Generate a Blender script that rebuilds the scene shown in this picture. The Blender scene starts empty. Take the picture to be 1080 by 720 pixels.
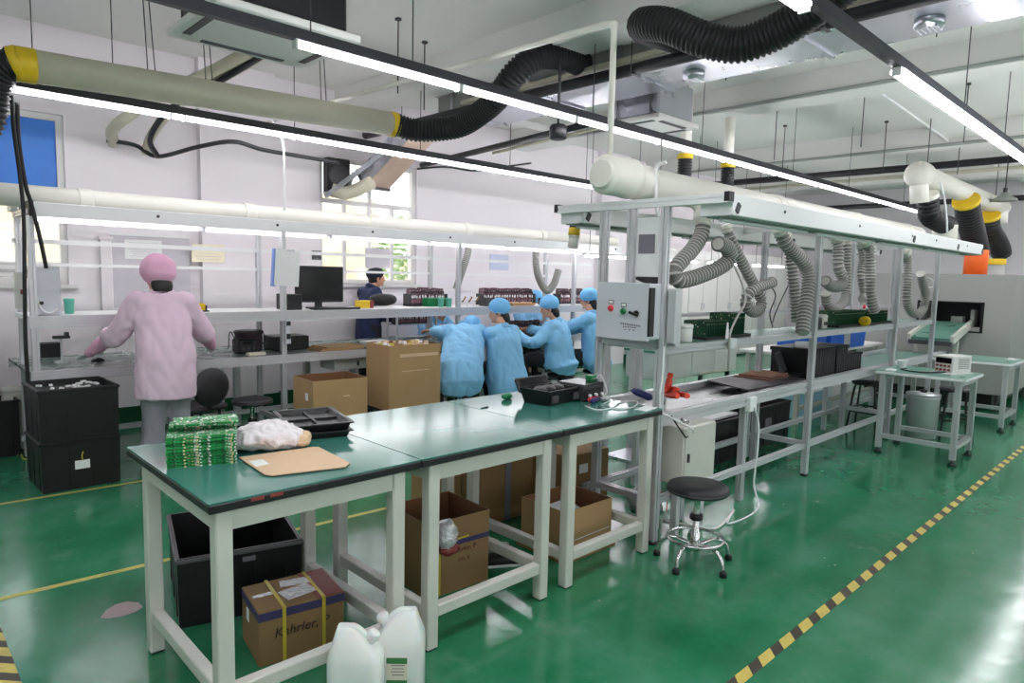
import bpy, bmesh, math, random
from mathutils import Vector, Matrix, noise
R_ = random.Random(11)
SC = bpy.context.scene
COL = SC.collection
V = Vector
PI = math.pi

# ------------------------------------------------------------------ camera
F_PX, PITCH, ROLL, YAW, CAM_H = 710.7, math.radians(5.592), math.radians(-1.353), math.radians(45.976), 1.55
def _axes():
    cp, sp, cr, sr = math.cos(PITCH), math.sin(PITCH), math.cos(ROLL), math.sin(ROLL)
    fw, dn, rt = V((0, cp, -sp)), V((0, -sp, -cp)), V((1, 0, 0))
    a = [cr * rt + sr * dn, -sr * rt + cr * dn, fw]
    s, c = math.sin(YAW), math.cos(YAW)
    return [V((s * v.x + c * v.y, -c * v.x + s * v.y, v.z)) for v in a]
CR, CD, CF = _axes()
CAM = V((0, 0, CAM_H))
def ray(x, y):
    return CR * ((x - 540) / F_PX) + CD * ((y - 360) / F_PX) + CF
def at(x, y, Y):                      # the point of the plane y = Y seen at a photo pixel
    d = ray(x, y); return CAM + d * (Y / d.y)
def atz(x, y, z=0.0):
    d = ray(x, y); return CAM + d * ((z - CAM_H) / d.z)
cd = bpy.data.cameras.new('camera'); cam = bpy.data.objects.new('camera', cd); COL.objects.link(cam)
cd.sensor_fit = 'HORIZONTAL'; cd.sensor_width = 36; cd.lens = 36 * F_PX / 1080; cd.clip_start = 0.05; cd.clip_end = 200
m = Matrix((CR, -CD, -CF)).transposed().to_4x4(); m.translation = CAM; cam.matrix_world = m
SC.camera = cam

# ------------------------------------------------------------------ materials
def lin(c):
    c /= 255.0
    return c / 12.92 if c <= .04045 else ((c + .055) / 1.055) ** 2.4
def rgb(r, g, b): return (lin(r), lin(g), lin(b), 1)
MATS = {}
def mat(name, col, rough=.5, metal=0.0, var=.08, scale=6.0, bump=0.0, bscale=60.0, coat=0.0, trans=0.0, emit=None, es=0.0, alpha=1.0, sss=0.0, rvar=.1):
    if name in MATS: return MATS[name]
    m = bpy.data.materials.new(name); m.use_nodes = True
    nt = m.node_tree; b = nt.nodes['Principled BSDF']; L = nt.links
    tc = nt.nodes.new('ShaderNodeTexCoord')
    n = nt.nodes.new('ShaderNodeTexNoise'); n.inputs['Scale'].default_value = scale; n.inputs['Detail'].default_value = 4
    L.new(tc.outputs['Object'], n.inputs['Vector'])
    mx = nt.nodes.new('ShaderNodeMix'); mx.data_type = 'RGBA'
    c = rgb(*col)
    mx.inputs[6].default_value = tuple(max(0, k * (1 - var)) for k in c[:3]) + (1,)
    mx.inputs[7].default_value = tuple(min(1, k * (1 + var)) for k in c[:3]) + (1,)
    L.new(n.outputs['Fac'], mx.inputs[0]); L.new(mx.outputs[2], b.inputs['Base Color'])
    mr = nt.nodes.new('ShaderNodeMapRange')
    mr.inputs['To Min'].default_value = max(.02, rough - rvar); mr.inputs['To Max'].default_value = min(1, rough + rvar)
    L.new(n.outputs['Fac'], mr.inputs['Value']); L.new(mr.outputs[0], b.inputs['Roughness'])
    b.inputs['Metallic'].default_value = metal
    b.inputs['Coat Weight'].default_value = coat
    b.inputs['Transmission Weight'].default_value = trans
    b.inputs['Alpha'].default_value = alpha
    if sss:
        b.inputs['Subsurface Weight'].default_value = sss; b.inputs['Subsurface Radius'].default_value = (.02, .01, .006)
    if emit:
        b.inputs['Emission Color'].default_value = rgb(*emit); b.inputs['Emission Strength'].default_value = es
    if bump:
        n2 = nt.nodes.new('ShaderNodeTexNoise'); n2.inputs['Scale'].default_value = bscale; n2.inputs['Detail'].default_value = 3
        L.new(tc.outputs['Object'], n2.inputs['Vector'])
        bp = nt.nodes.new('ShaderNodeBump'); bp.inputs['Strength'].default_value = bump; bp.inputs['Distance'].default_value = .01
        L.new(n2.outputs['Fac'], bp.inputs['Height']); L.new(bp.outputs[0], b.inputs['Normal'])
    MATS[name] = m
    return m

def floor_mat():
    m = bpy.data.materials.new('green_epoxy'); m.use_nodes = True
    nt = m.node_tree; b = nt.nodes['Principled BSDF']; L = nt.links; N = nt.nodes.new
    tc = N('ShaderNodeTexCoord')
    def nz(sc, det=5, rough=.6):
        n = N('ShaderNodeTexNoise'); n.inputs['Scale'].default_value = sc; n.inputs['Detail'].default_value = det; n.inputs['Roughness'].default_value = rough
        L.new(tc.outputs['Object'], n.inputs['Vector']); return n
    def ramp(src, p):
        r = N('ShaderNodeValToRGB'); e = r.color_ramp.elements
        while len(e) < len(p): e.new(.5)
        for i, (pos, c) in enumerate(p): e[i].position = pos; e[i].color = c
        L.new(src, r.inputs[0]); return r
    a = nz(1.1, 6, .65)
    base = ramp(a.outputs['Fac'], [(.32, rgb(30, 110, 72)), (.5, rgb(44, 126, 88)), (.70, rgb(76, 144, 114))])
    s = nz(3.4, 9, .72); sr = ramp(s.outputs['Fac'], [(.57, (0, 0, 0, 1)), (.74, (.5, .5, .5, 1))])
    mx = N('ShaderNodeMix'); mx.data_type = 'RGBA'; mx.inputs[7].default_value = rgb(104, 146, 120)
    L.new(sr.outputs[0], mx.inputs[0]); L.new(base.outputs[0], mx.inputs[6])
    # small pale chips and paint specks
    vo = N('ShaderNodeTexVoronoi'); vo.inputs['Scale'].default_value = 5.5; L.new(tc.outputs['Object'], vo.inputs['Vector'])
    vr = ramp(vo.outputs['Distance'], [(.02, (1, 1, 1, 1)), (.05, (0, 0, 0, 1))])
    g = nz(.9, 2); gr = ramp(g.outputs['Fac'], [(.5, (0, 0, 0, 1)), (.6, (1, 1, 1, 1))])
    mu = N('ShaderNodeMath'); mu.operation = 'MULTIPLY'; L.new(vr.outputs[0], mu.inputs[0]); L.new(gr.outputs[0], mu.inputs[1])
    mx2 = N('ShaderNodeMix'); mx2.data_type = 'RGBA'; mx2.inputs[7].default_value = rgb(190, 205, 190)
    L.new(mu.outputs[0], mx2.inputs[0]); L.new(mx.outputs[2], mx2.inputs[6]); L.new(mx2.outputs[2], b.inputs['Base Color'])
    rr = ramp(s.outputs['Fac'], [(.3, (.09, .09, .09, 1)), (.62, (.19, .19, .19, 1)), (.8, (.42, .42, .42, 1))])
    L.new(rr.outputs[0], b.inputs['Roughness'])
    bn = nz(2.2, 4); bp = N('ShaderNodeBump'); bp.inputs['Strength'].default_value = .10; bp.inputs['Distance'].default_value = .02
    L.new(bn.outputs['Fac'], bp.inputs['Height']); L.new(bp.outputs[0], b.inputs['Normal'])
    b.inputs['Specular IOR Level'].default_value = .5
    return m

def speckle_mat(name, base, dots, scale=90, thr=.5):
    m = bpy.data.materials.new(name); m.use_nodes = True
    nt = m.node_tree; b = nt.nodes['Principled BSDF']; L = nt.links; N = nt.nodes.new
    tc = N('ShaderNodeTexCoord'); vo = N('ShaderNodeTexVoronoi'); vo.inputs['Scale'].default_value = scale
    L.new(tc.outputs['Object'], vo.inputs['Vector'])
    sp = N('ShaderNodeSeparateColor'); L.new(vo.outputs['Color'], sp.inputs[0])
    gt = N('ShaderNodeMath'); gt.operation = 'GREATER_THAN'; gt.inputs[1].default_value = thr; L.new(sp.outputs[0], gt.inputs[0])
    lt = N('ShaderNodeMath'); lt.operation = 'LESS_THAN'; lt.inputs[1].default_value = .42; L.new(vo.outputs['Distance'], lt.inputs[0])
    mu = N('ShaderNodeMath'); mu.operation = 'MULTIPLY'; L.new(gt.outputs[0], mu.inputs[0]); L.new(lt.outputs[0], mu.inputs[1])
    r = N('ShaderNodeValToRGB'); r.color_ramp.interpolation = 'CONSTANT'; e = r.color_ramp.elements
    while len(e) < len(dots): e.new(.5)
    for i, c in enumerate(dots): e[i].position = i / len(dots); e[i].color = rgb(*c)
    L.new(sp.outputs[1], r.inputs[0])
    mx = N('ShaderNodeMix'); mx.data_type = 'RGBA'; mx.inputs[6].default_value = rgb(*base)
    L.new(mu.outputs[0], mx.inputs[0]); L.new(r.outputs[0], mx.inputs[7]); L.new(mx.outputs[2], b.inputs['Base Color'])
    b.inputs['Roughness'].default_value = .45
    MATS[name] = m
    return m

M = dict(
    wall=mat('wall_paint', (238, 231, 236), .65, var=.03, scale=1.2),
    ceil=mat('ceiling_paint', (226, 226, 222), .75, var=.05, scale=.8),
    skirt=mat('skirting_paint', (14, 78, 46), .35),
    frame=mat('window_frame_white', (226, 224, 222), .4, var=.03),
    glass=mat('window_glass', (240, 246, 248), .04, trans=1.0, var=0, rvar=.0),
    bluefilm=mat('blue_film', (48, 128, 226), .45, var=.05),
    alu=mat('aluminium', (206, 206, 210), .36, .35, var=.05, scale=12),
    aluwhite=mat('white_painted_metal', (238, 238, 239), .45, 0, var=.03),
    cream=mat('cream_steel', (203, 203, 194), .42, 0, var=.05, scale=9),
    galv=None,
    black=mat('black_plastic', (17, 17, 19), .42, var=.15, scale=14),
    rubber=mat('black_rubber', (14, 14, 15), .6),
    flexblack=mat('black_flex', (25, 26, 31), .45, var=.2),
    track=mat('dark_track', (52, 54, 64), .5),
    tube=mat('tube_glow', (255, 255, 255), .4, emit=(252, 250, 255), es=16.0, var=0),
    smalltube=mat('bench_tube_glow', (255, 255, 255), .4, emit=(255, 252, 255), es=4.0, var=0),
    pvc=mat('pvc_white', (232, 229, 220), .42, var=.04, scale=3),
    pvcold=mat('pvc_aged', (196, 192, 172), .5, var=.12, scale=5),
    hoseshade=mat('hose_grey_valley_shade', (128, 126, 122), .6), flexshade=mat('black_flex_valley_shade', (12, 12, 15), .6),  # valley colours carry the shade between hose ribs
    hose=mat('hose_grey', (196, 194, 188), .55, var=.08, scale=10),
    yellow=mat('yellow_tape', (222, 186, 30), .5, var=.12, scale=20),
    tapeY=mat('floor_tape_yellow', (208, 190, 96), .5, var=.22, scale=25),
    tapeB=mat('floor_tape_black', (62, 56, 44), .5, var=.3, scale=25),
    tapeP=mat('floor_tape_pale', (186, 184, 96), .55, var=.4, scale=9),
    mattop=mat('green_bench_mat', (62, 124, 114), .13, var=.08, scale=3, rvar=.05),
    mattop2=mat('pale_green_mat', (104, 150, 134), .3, var=.06, scale=4),
    deskgrey=mat('grey_green_bench_mat', (112, 128, 122), .28, var=.12, scale=5),
    steel=mat('stainless', (126, 128, 128), .30, 1.0, var=.08),
    chrome=mat('chrome', (205, 205, 205), .12, 1.0, var=.02, rvar=.04),
    seat=mat('stool_seat_vinyl', (34, 32, 36), .45, var=.1),
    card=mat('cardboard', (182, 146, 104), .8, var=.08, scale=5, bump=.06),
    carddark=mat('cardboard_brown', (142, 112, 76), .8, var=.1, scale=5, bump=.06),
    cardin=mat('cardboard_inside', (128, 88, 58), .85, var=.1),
    cardboardlight=mat('cardboard_sheet', (222, 190, 158), .8, var=.05),
    cardred=mat('carton_red_tape', (134, 58, 54), .5, var=.12, scale=20),
    cardblue=mat('carton_blue_band', (60, 56, 96), .6, var=.1),
    strap=mat('yellow_strap', (206, 184, 60), .45),
    ink=mat('print_ink', (66, 48, 40), .7),
    inkred=mat('print_red_ink', (110, 52, 44), .7),
    inkgrey=mat('print_grey_ink', (120, 118, 128), .7),
    paper=mat('paper', (240, 240, 240), .7, var=.02),
    palebluesheet=mat('pale_blue_sheet', (206, 214, 236), .7),
    paperblue=mat('blue_folder', (122, 148, 214), .5),
    paperyellow=mat('yellowish_paper', (244, 236, 208), .7),
    papergrey=mat('grey_board', (206, 200, 208), .6),
    bag=mat('white_plastic_bag', (230, 222, 226), .32, var=.05, scale=9, bump=.5, bscale=25),
    foil=mat('shiny_wrap', (220, 218, 222), .15, .35, bump=.9, bscale=60),
    jug=mat('jug_plastic', (236, 238, 236), .34, var=.02, sss=.3),
    labelgreen=mat('label_green', (60, 124, 74), .5),
    labelcream=mat('label_cream', (222, 214, 196), .6),
    red=mat('red_plastic', (226, 62, 72), .35),
    orange=mat('orange_plastic', (240, 104, 30), .45),
    redorange=mat('red_orange_handle', (226, 66, 38), .4),
    navyhandle=mat('navy_handle', (44, 48, 110), .4),
    greenplastic=mat('green_plastic', (20, 120, 70), .4),
    purple=mat('purple_label', (84, 62, 128), .45),
    tealcup=mat('teal_plastic', (96, 186, 164), .4),
    bluebin=mat('blue_bin_plastic', (28, 92, 190), .4),
    machine=mat('machine_grey', (164, 164, 160), .45, var=.04, scale=2),
    cabinet=mat('cabinet_white', (222, 220, 216), .5, var=.03),
    boxgrey=mat('switch_box_grey', (204, 206, 214), .4, var=.02),
    darkgrey=mat('dark_grey_metal', (62, 62, 66), .5),
    rimgrey=mat('crate_rim_grey', (96, 96, 99), .5),
    screen=mat('screen_black', (10, 10, 12), .15, var=.0),
    pinkcoat=mat('pink_coat_cloth', (234, 203, 223), .8, var=.05, scale=5, bump=.12, bscale=40),
    capacitor=mat('capacitor_mauve', (170, 128, 140), .5, var=.15, scale=30),
    pinkcap=mat('pink_cap_cloth', (240, 182, 212), .8, var=.05, bump=.12, bscale=30),
    pinkglove=mat('pale_pink_glove', (236, 190, 204), .7),
    bluecoat=mat('blue_coat_cloth', (140, 200, 243), .75, var=.08, scale=5, bump=.15, bscale=35),
    bluecap=mat('blue_cap_cloth', (122, 192, 243), .75, var=.06, bump=.15, bscale=30),
    navycloth=mat('navy_cloth', (40, 50, 86), .8, var=.12),
    navycap=mat('dark_navy_cap', (28, 32, 46), .8),
    whitecloth=mat('white_shirt', (225, 222, 224), .8),
    trouser=mat('grey_trousers', (140, 138, 148), .85, var=.12, scale=6, bump=.1),
    trouserdark=mat('dark_trousers', (44, 44, 52), .85),
    skin=mat('skin', (214, 160, 132), .5, sss=.15, var=.05),
    hair=mat('dark_hair', (26, 20, 20), .45),
    shoe=mat('dark_shoe', (30, 30, 32), .5),
    leaf=mat('leaf_green', (120, 160, 70), .7, var=.4, scale=3),
    bark=mat('bark', (110, 90, 70), .9),
    ground=mat('outdoor_paving', (190, 186, 176), .8),
    outwall=mat('outdoor_cream_wall', (238, 222, 186), .8),
    patch=mat('bare_concrete', (168, 152, 150), .7, var=.1),
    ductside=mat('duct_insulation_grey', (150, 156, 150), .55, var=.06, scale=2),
    pad=mat('mouse_pad', (66, 56, 64), .5),
    brownboard=mat('brown_board', (120, 78, 62), .6, var=.12),
    lightblue=mat('light_blue_sheet', (150, 196, 214), .5),
)
M['galv'] = mat('galvanised', (196, 198, 206), .3, .85, var=.16, scale=2.2, rvar=.14)
M['pcb'] = speckle_mat('circuit_green', (22, 138, 66), [(222, 232, 224), (190, 200, 190), (12, 70, 34), (210, 206, 150), (235, 240, 236)], 95, .42)
M['pcbdark'] = speckle_mat('circuit_dark_green', (16, 74, 44), [(150, 160, 140), (20, 40, 26), (90, 120, 90), (200, 190, 170)], 70, .5)
M['parts'] = speckle_mat('component_mix', (112, 84, 96), [(240, 232, 230), (70, 48, 60), (206, 160, 150), (150, 108, 124), (28, 24, 30)], 60, .2)
M['floor'] = floor_mat()

# ------------------------------------------------------------------ mesh builder
AUTO = set('coupling strap hanger_rod latch foot_plate knob end_plate end_cap hook apron branch glove yellow_tape stretcher foot levelling_foot leg bolt flange pipe_hanger bracket side_rail floor_rail hanging_rail shelf_rail louvre_slot clear_tape height_screw plug rear_rail front_rail edge_strip green_strip lead panel_print arrow_print hanging_rod'.split())
class MB:
    def __init__(s): s.v, s.f, s.m, s.sm = [], [], [], []
    def add(s, vs, fs, m=0, smooth=False):
        o = len(s.v); s.v += [V(p) for p in vs]
        for f in fs: s.f.append([i + o for i in f]); s.m.append(m); s.sm.append(smooth)
        return s
    def box(s, c, d, m=0, rz=0.0, rot=None, bev=0.0, seg=1):
        c = V(c); R = rot if rot is not None else Matrix.Rotation(rz, 3, 'Z')
        hx, hy, hz = d[0] / 2, d[1] / 2, d[2] / 2
        if bev <= 0:
            vs = [(x, y, z) for x in (-hx, hx) for y in (-hy, hy) for z in (-hz, hz)]
            fs = [(0, 1, 3, 2), (4, 6, 7, 5), (0, 4, 5, 1), (2, 3, 7, 6), (0, 2, 6, 4), (1, 5, 7, 3)]
        else:
            bm = bmesh.new(); bmesh.ops.create_cube(bm, size=1.0)
            for v in bm.verts: v.co = V((v.co.x * d[0], v.co.y * d[1], v.co.z * d[2]))
            bmesh.ops.bevel(bm, geom=list(bm.edges), offset=min(bev, min(d) * .49), segments=seg, affect='EDGES', profile=.5)
            bm.verts.index_update()
            vs = [tuple(v.co) for v in bm.verts]; fs = [[v.index for v in f.verts] for f in bm.faces]; bm.free()
        return s.add([R @ V(p) + c for p in vs], fs, m)
    def span(s, a, b, m=0, bev=0.0):     # box between two opposite corners
        a, b = V(a), V(b)
        return s.box((a + b) / 2, [abs(b[i] - a[i]) for i in range(3)], m, bev=bev)
    def bar(s, p, q, w, h, m=0, bev=0.0):
        p, q = V(p), V(q); d = q - p; L = d.length; d.normalize()
        up = V((0, 0, 1)) if abs(d.z) < .95 else V((0, 1, 0))
        y = up.cross(d).normalized(); z = d.cross(y)
        return s.box((p + q) / 2, (L, w, h), m, rot=Matrix((d, y, z)).transposed(), bev=bev)
    def extr(s, p, q, w, m=0, h=None):   # slotted aluminium extrusion
        p, q = V(p), V(q); h = h or w; d = (q - p).normalized()
        up = V((0, 0, 1)) if abs(d.z) < .95 else V((0, 1, 0))
        y = up.cross(d).normalized(); z = d.cross(y)
        g, e = min(w, h) * .11, min(w, h) * .16
        a, b = w / 2, h / 2
        pr = []
        for (sx, sy, ax) in ((1, 1, 0), (-1, 1, 1), (-1, -1, 2), (1, -1, 3)):
            pr.append((sx * a, sy * b))
            if ax == 0: pr += [(g, b), (g, b - e), (-g, b - e), (-g, b)]
            if ax == 1: pr += [(-a, g), (-a + e, g), (-a + e, -g), (-a, -g)]
            if ax == 2: pr += [(-g, -b), (-g, -b + e), (g, -b + e), (g, -b)]
            if ax == 3: pr += [(a, -g), (a - e, -g), (a - e, g), (a, g)]
        n = len(pr)
        vs = [p + y * u + z * v for u, v in pr] + [q + y * u + z * v for u, v in pr]
        fs = [(i, (i + 1) % n, n + (i + 1) % n, n + i) for i in range(n)] + [list(range(n - 1, -1, -1)), list(range(n, 2 * n))]
        return s.add(vs, fs, m)
    def tube(s, path, r, m=0, seg=10, caps=True, ex=1.0):
        P = [V(p) for p in path]; n = len(P)
        rs = r if isinstance(r, (list, tuple)) else [r] * n
        T = []
        for i in range(n):
            t = P[min(i + 1, n - 1)] - P[max(i - 1, 0)]
            T.append(t.normalized() if t.length > 1e-9 else V((0, 0, 1)))
        nrm = V((0, 0, 1)).cross(T[0])
        if nrm.length < .05: nrm = V((1, 0, 0)).cross(T[0])
        nrm.normalize(); vs = []
        for i in range(n):
            if i:
                nrm = nrm - T[i] * nrm.dot(T[i])
                nrm = nrm.normalized() if nrm.length > 1e-6 else V((1, 0, 0))
            b = T[i].cross(nrm)
            for k in range(seg):
                a = 2 * PI * k / seg
                vs.append(P[i] + (nrm * math.cos(a) + b * math.sin(a) * ex) * rs[i])
        fs = [(i * seg + k, i * seg + (k + 1) % seg, (i + 1) * seg + (k + 1) % seg, (i + 1) * seg + k) for i in range(n - 1) for k in range(seg)]
        s.add(vs, fs, m, True)
        if caps:
            s.add(vs[:seg], [list(range(seg - 1, -1, -1))], m); s.add(vs[-seg:], [list(range(seg))], m)
        return s
    def hose(s, path, r, m=0, seg=12, pitch=.022, amp=.13):
        P = smooth_path(path, 14); out, acc = [P[0]], 0.0
        step = pitch / 4
        for a, b in zip(P, P[1:]):
            d = (b - a).length; pos = step - acc
            while pos <= d and d > 0:
                out.append(a.lerp(b, pos / d)); pos += step
            acc = (acc + d) % step
        rs = [r * (1 + (amp if i % 4 < 2 else -amp)) for i in range(len(out))]
        f0 = len(s.f); s.tube(out, rs, m, seg)
        for i in range(len(out) - 1):          # valleys take a darker colour, painted shade between the ribs
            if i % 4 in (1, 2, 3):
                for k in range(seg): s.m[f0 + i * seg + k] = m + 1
        return s
    def lathe(s, prof, o=(0, 0, 0), m=0, seg=20, axis=None):
        o = V(o); z = V(axis).normalized() if axis is not None else V((0, 0, 1))
        x = z.orthogonal().normalized(); y = z.cross(x)
        n = len(prof); vs = []
        for r, h in prof:
            for k in range(seg):
                a = 2 * PI * k / seg
                vs.append(o + z * h + (x * math.cos(a) + y * math.sin(a)) * max(r, 1e-4))
        fs = [(i * seg + k, i * seg + (k + 1) % seg, (i + 1) * seg + (k + 1) % seg, (i + 1) * seg + k) for i in range(n - 1) for k in range(seg)]
        fs += [list(range(seg - 1, -1, -1)), list(range((n - 1) * seg, n * seg))]
        s.add(vs, fs[:-2], m, True); s.add(vs[:seg], [list(range(seg - 1, -1, -1))], m); s.add(vs[-seg:], [list(range(seg))], m)
        return s
    def cyl(s, p, q, r, m=0, seg=14, r2=None):
        return s.tube([p, q], [r, r if r2 is None else r2], m, seg)
    def ell(s, c, d, m=0, rot=None, nu=14, nv=9):
        c = V(c); R = rot or Matrix.Identity(3); vs = []
        for i in range(nv + 1):
            th = PI * i / nv
            for k in range(nu):
                ph = 2 * PI * k / nu
                vs.append(c + R @ V((d[0] * math.sin(th) * math.cos(ph), d[1] * math.sin(th) * math.sin(ph), d[2] * math.cos(th))))
        fs = [(i * nu + k, (i + 1) * nu + k, (i + 1) * nu + (k + 1) % nu, i * nu + (k + 1) % nu) for i in range(nv) for k in range(nu)]
        return s.add(vs, fs, m, True)
    def prism(s, poly, z0, z1, m=0):
        n = len(poly)
        vs = [(x, y, z0) for x, y in poly] + [(x, y, z1) for x, y in poly]
        return s.add(vs, [(i, (i + 1) % n, n + (i + 1) % n, n + i) for i in range(n)] + [list(range(n - 1, -1, -1)), list(range(n, 2 * n))], m)
    def loft(s, rings, m=0, seg=18):     # rings: (centre, half-axis a, half-axis b)
        vs = []
        for c, a, b in rings:
            for k in range(seg):
                t = 2 * PI * k / seg
                vs.append(V(c) + V(a) * math.cos(t) + V(b) * math.sin(t))
        n = len(rings)
        fs = [(i * seg + k, i * seg + (k + 1) % seg, (i + 1) * seg + (k + 1) % seg, (i + 1) * seg + k) for i in range(n - 1) for k in range(seg)]
        fs += [list(range(seg - 1, -1, -1)), list(range((n - 1) * seg, n * seg))]
        return s.add(vs, fs, m, True)
    def tray(s, c, d, t=.01, m=0, bottom=True, rz=0, flare=0.0, mi=None):   # open-topped box; c = base centre
        mi = m if mi is None else mi
        X, Y_, Z = d[0] / 2, d[1] / 2, d[2]; c = V(c); R = Matrix.Rotation(rz, 3, 'Z')
        def ring(x, y, z): return [(-x, -y, z), (x, -y, z), (x, y, z), (-x, y, z)]
        fl = flare
        vs = ring(X - fl, Y_ - fl, 0) + ring(X, Y_, Z) + ring(X - t, Y_ - t, Z) + ring(X - t - fl, Y_ - t - fl, t)
        q = lambda a, b: [(a + i, a + (i + 1) % 4, b + (i + 1) % 4, b + i) for i in range(4)]
        vs = [R @ V(p) + c for p in vs]
        s.add(vs, [(3, 2, 1, 0)] + q(0, 4) + q(4, 8), m)
        s.add(vs, q(8, 12) + [(12, 13, 14, 15)], mi)
        return s
    def pieces(s):                      # split into pieces that do not touch one another
        key = {}; par = list(range(len(s.f)))
        def find(i):
            while par[i] != i: par[i] = par[par[i]]; i = par[i]
            return i
        for i, f in enumerate(s.f):
            for v in f:
                k = tuple(round(c, 4) for c in s.v[v])
                if k in key: par[find(i)] = find(key[k])
                else: key[k] = i
        isl = {}
        for i in range(len(s.f)): isl.setdefault(find(i), []).append(i)
        L = []
        for fs in isl.values():
            vs = [s.v[v] for i in fs for v in s.f[i]]
            L.append([fs, [min(p[k] for p in vs) - .0015 for k in range(3)], [max(p[k] for p in vs) + .0015 for k in range(3)]])
        done = False
        while not done:
            done = True
            for a in range(len(L)):
                for c in range(a + 1, len(L)):
                    if all(L[a][1][k] <= L[c][2][k] and L[c][1][k] <= L[a][2][k] for k in range(3)):
                        L[a] = [L[a][0] + L[c][0], [min(L[a][1][k], L[c][1][k]) for k in range(3)], [max(L[a][2][k], L[c][2][k]) for k in range(3)]]
                        L.pop(c); done = False; break
                if not done: break
        out = []
        for fs, _, _ in L:
            m = MB(); mp = {}
            for i in fs:
                g = []
                for v in s.f[i]:
                    if v not in mp: mp[v] = len(m.v); m.v.append(s.v[v])
                    g.append(mp[v])
                m.f.append(g); m.m.append(s.m[i]); m.sm.append(s.sm[i])
            out.append(m)
        return out
    def build(s, name, mats, parent=None, bevel=0.0, base=True):
        if parent is not None and name in AUTO:
            ps = s.pieces()
            if len(ps) > 1: return [p.build(name, mats, parent) for p in ps][0]
        if not isinstance(mats, (list, tuple)): mats = [mats]
        me = bpy.data.meshes.new(name)
        lo = V([min(p[i] for p in s.v) for i in range(3)]); hi = V([max(p[i] for p in s.v) for i in range(3)])
        off = V((0, 0, 0)) if (parent is not None or not base) else V(((lo.x + hi.x) / 2, (lo.y + hi.y) / 2, lo.z))
        a = parent
        while a is not None:
            if 'world' in a.keys(): off = a.location.copy()
            a = a.parent
        me.from_pydata([p - off for p in s.v], [], s.f)
        for k in mats: me.materials.append(M[k] if isinstance(k, str) else k)
        me.polygons.foreach_set('material_index', s.m); me.polygons.foreach_set('use_smooth', s.sm)
        me.update()
        bm = bmesh.new(); bm.from_mesh(me); bmesh.ops.remove_doubles(bm, verts=bm.verts, dist=1e-6)
        bmesh.ops.recalc_face_normals(bm, faces=bm.faces); bm.to_mesh(me); bm.free()
        o = bpy.data.objects.new(name, me); COL.objects.link(o)
        o.location = (0, 0, 0) if parent is not None else off
        if parent is not None: o.parent = parent
        return o

def smooth_path(P, k=8):
    P = [V(p) for p in P]
    if len(P) < 3: return [P[0].lerp(P[1], i / k) for i in range(k + 1)]
    Q = [P[0] * 2 - P[1]] + P + [P[-1] * 2 - P[-2]]; out = []
    for i in range(1, len(Q) - 2):
        a, b, c, d = Q[i - 1:i + 3]
        for j in range(k):
            t = j / k
            out.append(.5 * ((2 * b) + (c - a) * t + (2 * a - 5 * b + 4 * c - d) * t * t + (3 * b - a - 3 * c + d) * t ** 3))
    return out + [P[-1]]

def tag(o, label, cat, group=None, kind=None):
    o['label'] = label; o['category'] = cat
    if group: o['group'] = group
    if kind: o['kind'] = kind
    return o
def thing(name, label, cat, loc=(0, 0, 0), rz=0.0, group=None, world=False):   # an Empty at the base that parents the parts
    o = bpy.data.objects.new(name, None); COL.objects.link(o); o.location = loc; o.rotation_euler.z = rz; o.empty_display_size = .05
    if world: o['world'] = 1
    return tag(o, label, cat, group)
def struct(name, mb, mats):
    o = mb.build(name, mats, base=False); o['kind'] = 'structure'; return o
def dup(root, loc, rz=None, label=None, group=None):
    r = root.copy(); COL.objects.link(r); r.location = loc
    if rz is not None: r.rotation_euler.z = rz
    if label: r['label'] = label
    if group: r['group'] = group
    for ch in list(root.children):
        c = ch.copy(); COL.objects.link(c); c.parent = r
        for g in ch.children:
            d = g.copy(); COL.objects.link(d); d.parent = c
    return r
def lettering(name, text, size, mats, M4, parent=None, ex=.0008, shear=0.0):
    cu = bpy.data.curves.new('lettering_curve', 'FONT'); cu.body = text; cu.size = size; cu.extrude = ex; cu.align_x = 'CENTER'; cu.align_y = 'CENTER'; cu.shear = shear
    t = bpy.data.objects.new('lettering_tmp', cu); COL.objects.link(t)
    bpy.context.view_layer.update()
    me = bpy.data.meshes.new_from_object(t.evaluated_get(bpy.context.evaluated_depsgraph_get()))
    bpy.data.objects.remove(t); bpy.data.curves.remove(cu)
    me.transform(M4); me.materials.clear(); me.materials.append(M[mats]); me.name = name
    o = bpy.data.objects.new(name, me); COL.objects.link(o)
    if parent is not None:
        o.parent = parent
        if 'world' in parent.keys(): me.transform(Matrix.Translation(-parent.location))
    return o
def frame4(o, x, y):                    # matrix whose local x, y run along the given directions
    x = V(x).normalized(); y = V(y).normalized(); z = x.cross(y)
    m = Matrix((x, y, z)).transposed().to_4x4(); m.translation = V(o); return m
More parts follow.
